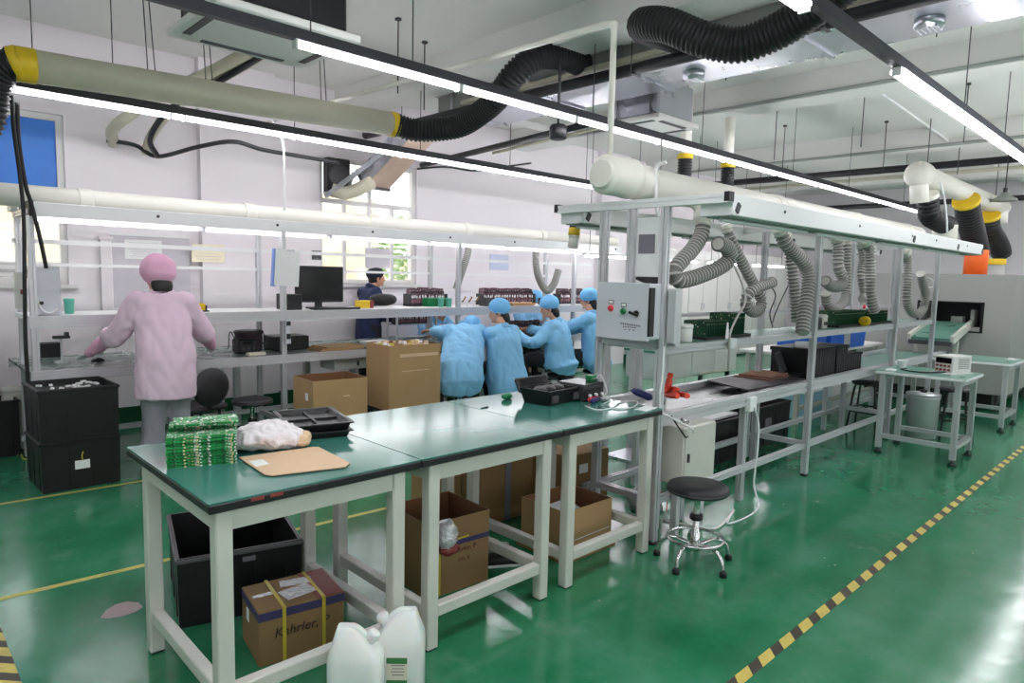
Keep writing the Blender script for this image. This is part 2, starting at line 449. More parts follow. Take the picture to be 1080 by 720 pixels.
# ================================================================== SETTING
def glass_mat():
    m = bpy.data.materials.new('window_pane'); m.use_nodes = True; nt = m.node_tree
    nt.nodes.remove(nt.nodes['Principled BSDF']); out = nt.nodes['Material Output']
    t = nt.nodes.new('ShaderNodeBsdfTransparent'); g = nt.nodes.new('ShaderNodeBsdfGlossy'); g.inputs['Roughness'].default_value = .05
    x = nt.nodes.new('ShaderNodeMixShader'); x.inputs[0].default_value = .07
    nt.links.new(t.outputs[0], x.inputs[1]); nt.links.new(g.outputs[0], x.inputs[2]); nt.links.new(x.outputs[0], out.inputs[0])
    return m
M['glass'] = glass_mat()
X0, X1, Y0, Y1, ZC = -5.0, 17.0, -6.0, 7.5, 3.7
WIN = [(-1.2, 1.42, 1.37, 2.92), (4.0, 5.42, 1.40, 2.93)]
WIN_ADDED = [(-3.5, -1.0, 1.0, 2.9), (.5, 3.0, 1.0, 2.9), (4.5, 7.0, 1.0, 2.9), (8.5, 11.0, 1.0, 2.9), (12.5, 15.0, 1.0, 2.9)]  # unseen front windows, added to let daylight in

struct('floor', MB().span((X0 - .2, Y0 - .2, -.12), (X1 + .2, Y1 + .2, 0)), 'floor')
struct('ceiling', MB().span((X0 - .2, Y0 - .2, ZC), (X1 + .2, Y1 + .2, ZC + .15)), 'ceil')
def wall_y(name, y, t, wins):
    b = MB(); xs = sorted({X0 - .2, X1 + .2} | {w[0] for w in wins} | {w[1] for w in wins})
    ya, yb = min(y, y + t), max(y, y + t)
    for a, c in zip(xs, xs[1:]):
        w = [w for w in wins if w[0] <= a + 1e-6 and w[1] >= c - 1e-6]
        if w:
            b.span((a, ya, 0), (c, yb, w[0][2])); b.span((a, ya, w[0][3]), (c, yb, ZC))
        else: b.span((a, ya, 0), (c, yb, ZC))
    return struct(name, b, 'wall')
wall_y('wall_back', Y1, .2, WIN)
wall_y('wall_front', Y0, -.2, WIN_ADDED)
struct('wall_left', MB().span((X0 - .2, Y0, 0), (X0, Y1, ZC)), 'wall')
struct('wall_right', MB().span((X1, Y0, 0), (X1 + .2, Y1, ZC)), 'wall')
struct('wall_pilaster', MB().span((2.60, Y1 - .10, 0), (3.42, Y1 + .02, ZC)), 'wall')
struct('wall_pilaster', MB().span((9.2, Y1 - .10, 0), (10.0, Y1 + .02, ZC)), 'wall')
struct('baseboard_back', MB().span((X0, Y1 - .012, 0), (2.6, Y1, .14)).span((2.59, Y1 - .112, 0), (3.43, Y1 - .1, .14)).span((3.42, Y1 - .012, 0), (9.2, Y1, .14)).span((10.0, Y1 - .012, 0), (X1, Y1, .14)), 'skirt')
struct('baseboard_right', MB().span((X1 - .012, Y0, 0), (X1, Y1 - .02, .14)), 'skirt')

def window(name, w, y, zt, mull, inner=-1, blue=None):
    x0, x1, z0, z1 = w; t = .055; yc = y + .07 * (1 if inner < 0 else -1)
    f = MB()
    for a, b in (((x0, z0 + t), (x0 + t, z1 - t)), ((x1 - t, z0 + t), (x1, z1 - t)), ((x0, z0), (x1, z0 + t)), ((x0, z1 - t), (x1, z1)), ((x0 + t, zt - t / 2), (x1 - t, zt + t / 2))):
        f.span((a[0], yc - .03, a[1]), (b[0], yc + .03, b[1]))
    for mx, za, zb in mull: f.span((mx - .022, yc - .025, za), (mx + .022, yc + .025, zb))
    o = f.build(name, 'frame', base=False); o['kind'] = 'structure'
    p = MB().span((x0 + t, yc - .004, z0 + t), (x1 - t, yc + .004, zt - t / 2)).build('window_pane', 'glass', o)
    p = MB().span((x0 + t, yc - .004, zt + t / 2), (x1 - t, yc + .004, z1 - t)).build('window_pane', 'bluefilm' if blue else 'glass', o)
    MB().span((x0 - .05, y - .05 if inner < 0 else y, z0 - .04), (x1 + .05, y + .06 if inner < 0 else y + .05, z0)).build('window_sill', 'frame', o)
    return o
window('window_1', WIN[0], Y1, 2.2, [(.11, 1.37, 2.9), (.78, 1.37, 2.2)], blue=True)
window('window_2', WIN[1], Y1, 2.40, [(4.72, 1.4, 2.93), (5.06, 1.4, 2.4), (4.36, 1.4, 2.4)])
for i, w in enumerate(WIN_ADDED): window('window_%d' % (i + 3), w, Y0, 2.2, [((w[0] + w[1]) / 2, w[2], w[3])], inner=1)  # the added front windows, out of view

# ceiling beams
n = 0
for x in (-3.4, .35, 4.2, 7.1, 10.6, 14.0):
    n += 1; struct('trim_%d' % n, MB().span((x, Y0, 3.44), (x + .36, Y1, ZC)), 'ceil')
for (x0, x1, y0, y1) in ((4.56, 7.1, 6.2, 6.5), (7.46, 10.6, 2.3, 2.66), (10.96, 14.0, 2.3, 2.66), (14.36, 17, 2.3, 2.66), (.71, 4.2, 2.3, 2.66), (-3.04, .35, 2.3, 2.66), (4.56, 7.1, -2.2, -1.84), (7.46, 10.6, -2.2, -1.84), (10.96, 14.0, -2.2, -1.84)):
    n += 1; struct('trim_%d' % n, MB().span((x0, y0, 3.5), (x1, y1, ZC)), 'ceil')
# painted floor tape
def hazard(name, a, b, w, step, mats):
    a, b = V(a), V(b); d = (b - a); L = d.length; d.normalize(); s = V((-d.y, d.x, 0)) * (w / 2); mb = MB(); k = 0; t = 0.0
    sk = d * (w * .55)
    while t < L:
        t2 = min(t + step * (1.0 if k % 2 == 0 else .8), L); p, q = a + d * t, a + d * t2
        mb.add([p - s - sk, q - s - sk, q + s + sk, p + s + sk], [(0, 1, 2, 3)], k % 2); t = t2; k += 1
    return struct(name, mb, mats)
hazard('floor_marking', (1.6, 1.155, .0015), (16.6, 1.155, .0015), .048, .108, ['tapeY', 'tapeB'])
hazard('floor_marking', (.325, 2.6, .0015), (.325, 3.72, .0015), .062, .085, ['tapeY', 'tapeB'])
struct('floor_marking', MB().add([(.30, 3.765, .0015), (3.3, 3.60, .0015), (3.3, 3.64, .0015), (.30, 3.805, .0015)], [(0, 1, 2, 3)]), 'tapeP')
struct('floor_marking', MB().add([(.2, 5.325, .0015), (1.75, 5.24, .0015), (1.75, 5.28, .0015), (.2, 5.365, .0015)], [(0, 1, 2, 3)]), 'tapeP')
pp = [atz(x, y, .0012) for x, y in ((106, 651), (112, 643), (122, 637), (133, 634), (146, 635), (151, 640), (143, 645), (128, 650), (114, 652))]
struct('floor_patch', MB().add(pp, [list(range(len(pp)))]), 'patch')

# outdoors, seen through the windows
struct('outside_ground', MB().span((-14, 7.9, -.3), (28, 26, -.1)), 'ground')
struct('outside_building', MB().span((-6, 15.0, -.1), (9.6, 15.4, 3.4)).span((9.6, 17.0, -.1), (13, 17.4, 2.0)), 'outwall')
def tree(x, y, h, r, label, seed):
    rr = random.Random(seed); t = thing('tree', label, 'tree', (x, y, -.1))
    MB().tube([(0, 0, 0), (.05, .02, h * .4), (0, 0, h * .75)], [.09, .07, .04], 0, 8).build('trunk', 'bark', t)
    b = MB()
    for k in range(900):
        d = V((rr.gauss(0, 1), rr.gauss(0, 1), rr.gauss(0, 1))); d.normalize(); d *= r * rr.uniform(.5, 1) ** .6
        c = V((d.x, d.y, h * .72 + d.z * .9)); u = V((rr.gauss(0, 1), rr.gauss(0, 1), rr.gauss(0, 1))).normalized(); w = u.orthogonal().normalized()
        q = rr.uniform(.05, .10)
        b.add([c - u * q, c + w * q * .5, c + u * q, c - w * q * .5], [(0, 1, 2, 3)])
    b.build('foliage', 'leaf', t)
tree(7.9, 11.0, 2.9, .85, 'leafy green tree outside the middle window, nearer its mullion', 1)
tree(9.2, 12.6, 3.0, .9, 'paler leafy tree outside the middle window, at its right edge', 2)
t = thing('air_conditioner_unit', 'grey louvred outdoor unit standing outside the window beside the blue film', 'air conditioner', (1.15, 8.25, .9))
MB().box((0, 0, .3), (.9, .35, .75), bev=.02).build('casing', 'machine', t)
MB().span((-.35, -.15, -1.0), (-.31, .15, -.075)).span((.31, -.15, -1.0), (.35, .15, -.075)).build('support_leg', 'galv', t)
b = MB()
for k in range(9): b.box((0, -.185, .02 + k * .07), (.78, .02, .03))
b.build('louvre', 'darkgrey', t)

# ================================================================== LIGHTS
LR = R_
def light_row(y, z, starts, x0, x1, lab, glab, hang, tw=.042):
    tr = thing('lighting_track', lab, 'light track', ((x0 + x1) / 2, y, z), world=True)
    MB().span((x0, y - .024, z + .024), (x1, y + .024, z + .085)).build('track_channel', 'track', tr)
    b = MB()
    for hx in hang: b.cyl((hx, y, z + .085), (hx, y, ZC), .004, seg=6)
    b.build('hanger_rod', 'darkgrey', tr)
    out = []
    for i, x in enumerate(starts):
        if i == 0:
            t = thing('ceiling_tube_light', glab, 'light', (x + .59, y, z), group=glab)
            b = MB().box((0, 0, .004), (1.15, tw, .034), bev=.010).build('diffuser', 'tube', t)
            b = MB()
            for s in (-1, 1): b.box((s * .582, 0, .002), (.016, .05, .05))
            b.build('end_cap', 'aluwhite', t)
        else: t = dup(first, (x + .59, y, z))
        if i == 0: first = t
        out.append(t)
    return out
row1 = light_row(3.66, 2.8, [1.80 + 1.19 * k for k in range(12)] + [-.40, -1.59, -2.78, -3.97], -4.4, 16.4,
    'dark grey lighting track crossing above the middle of the room', 'lit white tube in the middle track, seen above the control box', [-2, -.2, 1.0, 1.9, 2.6, 4.4, 6.1, 8.2, 10.0, 12.4, 14.8])
row2 = light_row(5.90, 2.75, [.78 + 1.06 * k * 1.0 for k in range(13)], .72, 14.9,
    'dark lighting track along the back wall above the left workbench', 'lit white tube in the track over the left workbench', [.95, 1.45, 2.9, 4.3, 5.6, 7.0])
row3 = light_row(1.41, 2.8, [4.46 + 1.19 * k for k in range(9)] + [2.0, .81, -.38, -1.57, -2.76], -3.4, 15.6,
    'dark lighting track at the upper right over the aisle', 'lit white tube in the track over the aisle at upper right', [-1, 1.2, 3.4, 6.0, 7.4, 9.4, 12, 14.4], .08)
row4 = light_row(-.85, 2.8, [-3.6 + 1.25 * k for k in range(14)], -4, 14.4, 'dark lighting track added unseen behind the camera for room light', 'lit tube added unseen behind the camera for room light', [-2, 2, 6, 10, 14])  # out of view, added to light the room
row5 = light_row(-3.3, 2.8, [-3.6 + 1.25 * k for k in range(14)], -4, 14.4, 'dark lighting track added unseen far behind the camera for room light', 'lit tube added unseen far behind the camera for room light', [-2, 2, 6, 10, 14])  # another unseen tube row, added for light from behind the camera
def relabel(objs, order, fmt):
    words = ['first', 'second', 'third', 'fourth', 'fifth', 'sixth', 'seventh', 'eighth', 'ninth', 'tenth', 'eleventh', 'twelfth']
    for k, i in enumerate(order): objs[i]['label'] = fmt.format(words[k])
relabel(row1, list(range(12)), 'bright tube, {} lit one from the near end of the middle ceiling track')
row1[12]['label'] = 'bright tube cut by the top edge of the photo at upper left'
relabel(row2, list(range(12)), 'bright tube, {} from the left in the track over the left workbench')
relabel(row3, list(range(9)), 'bright tube, {} lit one of the slanting row at the upper right corner')
row3[9]['label'] = 'bright tube end at the top edge beside the black flexible hose'

# world: daylight sky
w = bpy.data.worlds.new('sky'); SC.world = w; w.use_nodes = True; nt = w.node_tree
bg = nt.nodes['Background']; sk = nt.nodes.new('ShaderNodeTexSky'); sk.sky_type = 'HOSEK_WILKIE'; sk.turbidity = 4.5; sk.sun_direction = (.3, -.5, .8)
mx = nt.nodes.new('ShaderNodeMix'); mx.data_type = 'RGBA'; mx.inputs[0].default_value = .6; mx.inputs[7].default_value = (1, 1, 1, 1)
nt.links.new(sk.outputs[0], mx.inputs[6]); nt.links.new(mx.outputs[2], bg.inputs['Color']); bg.inputs['Strength'].default_value = 2.5
SC.view_settings.view_transform = 'Standard'; SC.view_settings.look = 'None'; SC.view_settings.gamma = 1; SC.view_settings.exposure = .85
try: SC.view_settings.use_curve_mapping = False
except Exception: pass
cy = SC.cycles
cy.use_denoising = True; cy.max_bounces = 8; cy.diffuse_bounces = 4; cy.glossy_bounces = 4; cy.caustics_reflective = False; cy.caustics_refractive = False; cy.sample_clamp_indirect = 6
# ================================================================== FRONT WORK TABLES
def work_table(x0, x1, lx, label):
    t = thing('work_table', label, 'table', ((x0 + x1) / 2, 2.54, 0), world=True)
    top = MB().span((x0 + .002, 2.09, .79), (x1 - .002, 2.99, .8195), bev=.004).build('table_top', 'black', t)
    MB().span((x0 + .003, 2.0925, .8196), (x1 - .003, 2.9875, .825)).build('green_mat', 'mattop', top)
    for x in lx:
        for y in (2.135, 2.855):
            lg = MB().box((x, y, .3975), (.055, .055, .785), bev=.005).build('leg', 'cream', t)
            MB().box((x, y, .006), (.046, .046, .012)).build('foot', 'black', lg)
    for y in (2.135, 2.855):
        MB().span((lx[0] + .028, y - .02, .72), (lx[1] - .028, y + .02, .785)).build('apron', 'cream', t)
    for x in lx:
        MB().span((x - .02, 2.163, .72), (x + .02, 2.827, .785)).build('apron', 'cream', t)
        MB().span((x - .022, 2.163, .135), (x + .022, 2.827, .185), bev=.004).build('stretcher', 'cream', t)
    MB().span((lx[0] + .028, 2.113, .135), (lx[1] - .028, 2.157, .185), bev=.004).build('stretcher', 'cream', t)
    return t
work_table(.735, 1.545, (.79, 1.455), 'cream legged green topped work table nearest the camera, circuit boards on it')
work_table(1.545, 2.38, (1.625, 2.29), 'cream legged green topped work table, middle of the three, bare top')
work_table(2.38, 3.215, (2.475, 3.13), 'cream legged green topped work table nearest the control box, black tool case on it')

ZT = .8251
# --- stacks of circuit boards
def circuit_board(w, d):
    b = MB().box((0, 0, .0042), (w, d, .0084))
    rr = random.Random(3)
    for k in range(34):
        a, c, h = rr.uniform(.006, .02), rr.uniform(.006, .018), rr.uniform(.003, .009)
        b.box((rr.uniform(-w / 2 + .012, w / 2 - .012), rr.uniform(-d / 2 + .01, d / 2 - .01), .002 + h / 2), (a, c, h), 1 + (k % 4 == 0) + 2 * (k % 7 == 0))
    for sx in (-1, 1):                                           # edge-mounted parts
        for j in range(7): b.box((sx * (w / 2 - .003), -d / 2 + .010 + j * (d - .020) / 6, .0055), (.006, .008, .007), (0, 2, 0, 1, 0, 3, 0)[j])
    for j in range(16):
        for sy in (-1, 1): b.box((-w / 2 + .010 + j * (w - .020) / 15, sy * (d / 2 - .003), .0055), (.007, .006, rr.uniform(.005, .009)), (0, 2, 0, 3, 0, 0, 1, 0)[j % 8])
    return b.build('circuit_board', ['pcb', 'frame', 'pcbdark', 'greenplastic', 'galv'])
cb = circuit_board(.235, .112)
first = True
for (cx, cy_, nb, lab) in ((.892, 2.582, 10, 'front'), (.937, 2.697, 11, 'rear')):
    for k in range(nb):
        o = cb if first else cb.copy()
        if not first: COL.objects.link(o)
        first = False
        o.location = (cx + R_.uniform(-.003, .003), cy_ + R_.uniform(-.003, .003), ZT + .0115 * k); o.rotation_euler.z = math.radians(-20) + R_.uniform(-.015, .015)
        tag(o, 'speckled green circuit board in the %s stack on the nearest work table' % lab, 'circuit board', 'circuit boards in the %s stack' % lab)
tag(circuit_board(.225, .10), '', 'circuit board')
o = bpy.data.objects['circuit_board.%03d' % 23] if 'circuit_board.023' in bpy.data.objects else None
for o in [x for x in COL.objects if x.name.startswith('circuit_board') and x['label'] == '']:
    o.location = (.925, 2.63, ZT + .0115 * 12); o.rotation_euler = (.09, 0, math.radians(-17)); o['label'] = 'topmost tilted green circuit board bridging the two stacks on the nearest table'; o.location.z = ZT + .0115 * 12 + .004

# --- white bag with a brown roll in it
def bag():
    b = MB(); c = V((1.175, 2.635, ZT)); dirv = V((.80, -.60, 0)).normalized(); sd = V((.60, .80, 0)).normalized()
    rings = []
    for t, w, h in ((-.16, .03, .015), (-.13, .10, .036), (-.07, .14, .05), (.0, .15, .056), (.06, .12, .05), (.105, .085, .042), (.135, .065, .036)):
        rings.append((c + dirv * t + V((0, 0, h)), sd * w, V((0, 0, h))))
    b.loft(rings, 0, 30)
    t = thing('plastic_bag', 'crumpled white plastic bag lying on the nearest table beside the circuit boards', 'bag', c, world=True)
    o = b.build('bag_film', 'bag', t)
    md = o.modifiers.new('r', 'REMESH'); md.mode = 'VOXEL'; md.voxel_size = .006
    bpy.context.view_layer.update(); me = bpy.data.meshes.new_from_object(o.evaluated_get(bpy.context.evaluated_depsgraph_get()))
    o.modifiers.clear(); o.data = me; me.materials.clear(); me.materials.append(M['bag'])
    nn = [v.normal.copy() for v in me.vertices]
    for v, n in zip(me.vertices, nn):
        p = v.co
        w = (.5 - abs(noise.noise(p * 13))) * .030 + (.5 - abs(noise.noise(p * 27 + V((3, 1, 2))))) * .014 - .016
        v.co = p + n * w
        if v.co.z < .0006: v.co.z = .0006
    for p in me.polygons: p.use_smooth = True
    r = MB(); q = c + dirv * .135
    for k in range(7):
        a = k * .9; p = q + sd * math.cos(a) * .034 + V((0, 0, .034 + math.sin(a) * .014)); r.ell(p, (.030, .022, .019))
    r.build('tan_contents', 'cardboardlight', t)
bag()
# --- flat cardboard sheet
pts = [atz(x, y, ZT) for x, y in ((252, 484), (279, 502), (287, 503), (364, 494), (369, 490), (336, 473), (330, 473))]
sh = MB().prism([(p.x, p.y) for p in pts], ZT + .004, ZT + .008, 0)
ct = thing('cardboard_sheet', 'flat light brown cardboard sheet with clipped corner at the table front', 'cardboard', ((pts[0].x + pts[4].x) / 2, (pts[0].y + pts[4].y) / 2, ZT), world=True)
sh.build('sheet', 'cardboardlight', ct)
MB().prism([(p.x, p.y) for p in pts], ZT + .0002, ZT + .004).build('underside', 'black', ct)
lp = [atz(x, y, ZT + .0085) for x, y in ((262, 486), (270, 492), (284, 489), (277, 484))]
MB().prism([(p.x, p.y) for p in lp], ZT + .008, ZT + .0088).build('sticker', 'paper', ct)
# --- black trays
p0, p1, p2 = atz(304, 444, ZT), atz(335, 442, ZT), atz(366, 467, ZT)
ct_ = (atz(304, 444, ZT) + p2) / 2
def shallow_tray(loc, rz, label):
    t = thing('component_tray', label, 'tray', loc, rz)
    MB().tray((0, 0, 0), (.36, .26, .03), .012, flare=.012).build('tray_body', 'black', t)
    MB().span((-.19, -.14, .026), (.19, -.122, .032)).span((-.19, .122, .026), (.19, .14, .032)).span((-.19, -.14, .026), (-.172, .14, .032)).span((.172, -.14, .026), (.19, .14, .032)).build('rim', 'black', t)
    MB().span((-.006, -.118, .012), (.006, .118, .022)).span((-.168, -.006, .012), (.168, .006, .022)).build('divider', 'black', t)
    return t
tr = shallow_tray((1.445, 2.80, ZT), math.radians(76), 'lower black component tray under another on the nearest table')
dup(tr, (1.452, 2.806, ZT + .0335), math.radians(76), 'upper black component tray lying behind the white bag')

# --- black tool case, power adapter box, tools on the third table
tc = thing('tool_case', 'open black plastic tool case on the third work table', 'case', (2.855, 2.63, ZT), math.radians(4))
MB().tray((0, 0, 0), (.28, .22, .085), .012, flare=.02).build('case_base', 'black', tc)
lid = MB().box((.0, .13, .09), (.28, .03, .09), rot=Matrix.Rotation(-.5, 3, 'X'), bev=.01).build('lid', 'black', tc)
MB().span((.07, -.125, .02), (.12, -.113, .06)).span((-.12, -.125, .02), (-.07, -.113, .06)).build('latch', 'darkgrey', tc)
b = MB()
for k in range(6): b.ell((-.095 + k * .038, -.01 + .03 * (k % 2), .075), (.035, .05, .02))
b.build('foam_insert', 'black', tc)
t = thing('desk_meter', 'dark grey metal instrument box with silver top on the third table', 'instrument', (3.10, 2.60, ZT), math.radians(3))
MB().box((0, 0, .05), (.20, .2, .09), bev=.006).build('casing', 'darkgrey', t)
MB().box((0, 0, .098), (.195, .195, .004)).build('lid_plate', 'steel', t)
MB().box((-.02, -.103, .05), (.16, .006, .05)).build('front_panel', 'black', t)
b = MB()
for k in range(3): b.cyl((-.06 + .06 * k, -.106, .035), (-.06 + .06 * k, -.122, .035), .009, seg=10)
b.build('knob', 'aluwhite', t)
b = MB()
for sx in (-1, 1):
    for sy in (-1, 1): b.cyl((sx * .09, sy * .08, 0), (sx * .09, sy * .08, .006), .01, seg=8)
b.build('foot', 'rubber', t)
t = thing('adapter_block', 'small green connector block on the metal instrument box', 'connector', (3.16, 2.57, ZT + .1005))
MB().box((0, 0, .018), (.06, .05, .035), bev=.004).build('block', 'greenplastic', t)
b = MB()
for k in range(4): b.cyl((-.02 + .013 * k, -.026, .02), (-.02 + .013 * k, -.034, .02), .004, seg=8)
b.build('terminal', 'galv', t)
tag(MB().ell((0, 0, .02), (.035, .03, .02), 0).ell((.03, .01, .016), (.02, .02, .015)).build('green_cloth', 'greenplastic'), 'small green crumpled wrapper behind the black tool case', 'wrapper').location = (2.70, 2.82, ZT)
def cable(name, pts, r, m_, label, k=8):
    o = MB().tube(smooth_path(pts, k), r, 0, 8).build(name, m_); return tag(o, label, 'cable')
Z1 = ZT + .004
cable('cable', [atz(x, y, Z1) for x, y in ((617, 428), (630, 432), (645, 430), (655, 424), (672, 423), (668, 429), (650, 431), (640, 427))], .0035, 'aluwhite', 'coiled white cable lying on the third work table')
cable('cable', [(3.17, 2.545, .94), (3.16, 2.50, .97), (3.19, 2.47, .87), (3.17, 2.50, Z1 + .003), (3.16, 2.42, Z1), (3.05, 2.38, Z1)], .004, 'aluwhite', 'white lead arching off the instrument box onto the table')
cable('cable', [(3.04, 2.46, .86), (3.02, 2.44, ZT + .01), (3.08, 2.46, Z1), (3.13, 2.40, Z1)], .003, 'darkgrey', 'thin dark lead trailing from the instrument front')
def screwdriver(p, rz, mh, label, tilt=0.0):
    t = thing('screwdriver', label, 'screwdriver', p, rz)
    MB().lathe([(.004, 0), (.013, .006), (.014, .05), (.010, .085), (.013, .098), (.009, .112)], (0, 0, .014), 0, 12, (1, 0, tilt)).build('handle', mh, t)
    MB().cyl(V((.110, 0, .014 + .11 * tilt)), V((.22, 0, .014 + .2 * tilt)), .003, seg=8).build('shaft', 'chrome', t)
    return t
screwdriver((3.00, 2.43, ZT), .35, 'navyhandle', 'dark purple handled screwdriver on the third table beside the post')
screwdriver((3.02, 2.47, ZT), .2, 'red', 'red and pink handled screwdriver lying behind the purple one')

# --- small paper scrap and pen on the tables
tag(MB().box((0, 0, .003), (.045, .008, .005), bev=.002).box((.026, .004, .003), (.012, .01, .005)).build('small_clip', 'black'), 'tiny black clip lying near the back edge of the middle table', 'clip').location = atz(511, 430, ZT)
sp = MB().span((-.07, -.035, 0), (.07, .035, .003)).build('white_label_card', 'paper'); tag(sp, 'white card at the right front corner of the third table', 'card'); sp.location = (3.135, 2.15, ZT); sp.rotation_euler.z = .15
for (x, y, lb) in ((272, 531, 'first'), (292, 519, 'second')):
    p = at(x, y, 2.089)
    tag(MB().span((-.022, -.0012, -.006), (.022, .0002, .006)).build('tape_mark', 'cardred'), '%s red tape mark from the left corner on the black table edge' % lb, 'tape mark').location = (p.x, 2.0885, .806)

# ================================================================== UNDER THE TABLES
# --- big open black crate
def crate(w, d, h, label, loc, rz, m_='black', rim='darkgrey', tagm=True):
    t = thing('plastic_crate', label, 'crate', loc, rz)
    b = MB().tray((0, 0, 0), (w, d, h), .012, 0, flare=.006)
    for sx in (-1, 1):
        for k in range(3): b.box((sx * (w / 2 - .003), -d / 3 + k * d / 3, h * .5), (.006, .02, h * .9))
    for sy in (-1, 1):
        for k in range(4): b.box((-w / 2.6 + k * w / 3.9, sy * (d / 2 - .003), h * .5), (.02, .006, h * .9))
    b.build('crate_body', m_, t)
    r = MB()
    for s in (-1, 1):
        r.box((0, s * d / 2, h - .012), (w + .012, .016, .018), bev=.004); r.box((s * w / 2, 0, h - .012), (.016, d + .012, .018), bev=.004)
    r.build('rim', rim, t)
    return t
c0 = crate(.52, .62, .31, 'large open black crate with grey rim under the nearest work table', (1.235, 3.20, 0), math.radians(-14), rim='rimgrey')
MB().box((.03, -.317, .265), (.055, .004, .022)).build('sticker', 'inkgrey', c0)

# --- strapped carton
def face_lettering(parent, txt, w_local, m_, shear=.15): pass
k1 = thing('strapped_carton', 'brown carton with dark blue band and yellow straps in front of the black crate', 'box', (1.235, 2.56, 0), math.radians(-9))
W, D, H = .345, .265, .225
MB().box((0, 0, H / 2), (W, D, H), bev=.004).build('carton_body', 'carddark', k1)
MB().box((0, 0, H - .022), (W + .003, D + .003, .034)).build('blue_band', 'cardblue', k1)
b = MB()
for sx in (-.075, .085):
    b.box((sx, 0, H + .0022), (.014, D + .008, .002)); b.box((sx, -D / 2 - .003, H / 2), (.014, .002, H)); b.box((sx, D / 2 + .003, H / 2), (.014, .002, H))
b.build('strap', 'strap', k1)
MB().box((.115, 0, H + .0012), (.11, D, .0018)).build('red_tape', 'cardred', k1)
b = MB().box((.01, -.03, H + .0016), (.13, .09, .002), rz=.2); b.box((-.12, .01, H + .0014), (.08, .025, .0018)); b.box((.03, .06, H + .0018), (.13, .06, .002), rz=-.15)
b.build('clear_tape', 'foil', k1)
MB().box((-W / 2 - .002, .03, .15), (.002, .035, .05)).build('sticker', 'paper', k1)
o = lettering('lettering', 'Kahrler, P', .054, 'ink', frame4((-.005, -D / 2 - .002, .125), (1, 0, 0), (0, 0, 1)), k1, shear=.2)
# --- open carton with wrap inside
def open_carton(w, d, h, loc, rz, label, m_='card', flaps=(), t=.005):
    r = thing('open_carton', label, 'box', loc, rz)
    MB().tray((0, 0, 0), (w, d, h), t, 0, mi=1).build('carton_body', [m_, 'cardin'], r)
    for (side, ang, ln) in flaps:
        f = MB()
        if side in 'NS':
            s = 1 if side == 'N' else -1
            R = Matrix.Rotation(s * -ang, 3, 'X'); c = V((0, s * d / 2, h + .002)) + R @ V((0, s * ln / 2, 0)); f.box(c, (w, ln, .004), rot=R)
        else:
            s = 1 if side == 'E' else -1
            R = Matrix.Rotation(s * ang, 3, 'Y'); c = V((s * w / 2, 0, h + .002)) + R @ V((s * ln / 2, 0, 0)); f.box(c, (ln, d, .004), rot=R)
        f.build('flap', m_, r)
    return r
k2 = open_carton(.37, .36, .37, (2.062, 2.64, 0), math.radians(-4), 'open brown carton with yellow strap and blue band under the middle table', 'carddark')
MB().box((.05, -.182, .245), (.27, .002, .024)).build('blue_band', 'cardblue', k2)
MB().box((-.115, -.1835, .13), (.011, .002, .25)).box((-.03, -.1835, .262), (.17, .002, .008), rot=Matrix.Rotation(-.05, 3, 'Y')).box((-.187, .04, .17), (.002, .011, .34)).build('strap', 'strap', k2)
lettering('lettering', 'Kahrler, P', .036, 'inkred', frame4((.03, -.1825, .205), (1, 0, 0), (0, 0, 1)), k2)
lettering('lettering', 'No. 6', .03, 'inkred', frame4((.03, -.1825, .155), (1, 0, 0), (0, 0, 1)), k2)
b = MB().ell((0, 0, .06), (.055, .05, .075), 0, nu=18, nv=12)
for v in b.v: v += V((noise.noise(v * 30), noise.noise(v * 30 + V((5, 0, 0))), noise.noise(v * 30 + V((0, 5, 0))))) * .018
w_ = b.build('foil_wrap', 'foil'); tag(w_, 'shiny crumpled clear wrap spilling out of the strapped open carton', 'wrap'); w_.location = (1.945, 2.425, .245)
b = MB().ell((0, 0, .02), (.06, .04, .03), 0, nu=14, nv=8)
for v in b.v: v += V((noise.noise(v * 40), noise.noise(v * 40 + V((5, 0, 0))), noise.noise(v * 40 + V((0, 5, 0))))) * .012
w_ = b.build('red_wrap', 'cardred'); tag(w_, 'crumpled red film under the shiny wrap in the open carton', 'wrap'); w_.location = (1.955, 2.42, .215)
# --- tall brown carton behind
k3 = thing('tall_carton', 'tall closed brown carton standing behind the middle table legs', 'box', (2.90, 3.20, 0), math.radians(-2))
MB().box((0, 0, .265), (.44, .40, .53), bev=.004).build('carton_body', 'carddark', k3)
MB().box((0, -.2015, .265), (.05, .002, .53)).build('clear_tape', 'inkgrey', k3)
k3b = thing('pale_carton', 'pale brown carton with printed arrows standing left of the tall carton', 'box', (2.66, 3.36, 0), math.radians(-2))
MB().box((0, 0, .26), (.30, .30, .52), bev=.004).build('carton_body', 'card', k3b)
b = MB()
for sx in (-.03, .03):
    b.box((sx, -.152, .36), (.006, .002, .05)); b.add([(sx - .016, -.153, .385), (sx + .016, -.153, .385), (sx, -.153, .415)], [(0, 1, 2)])
b.build('arrow_print', 'ink', k3b)
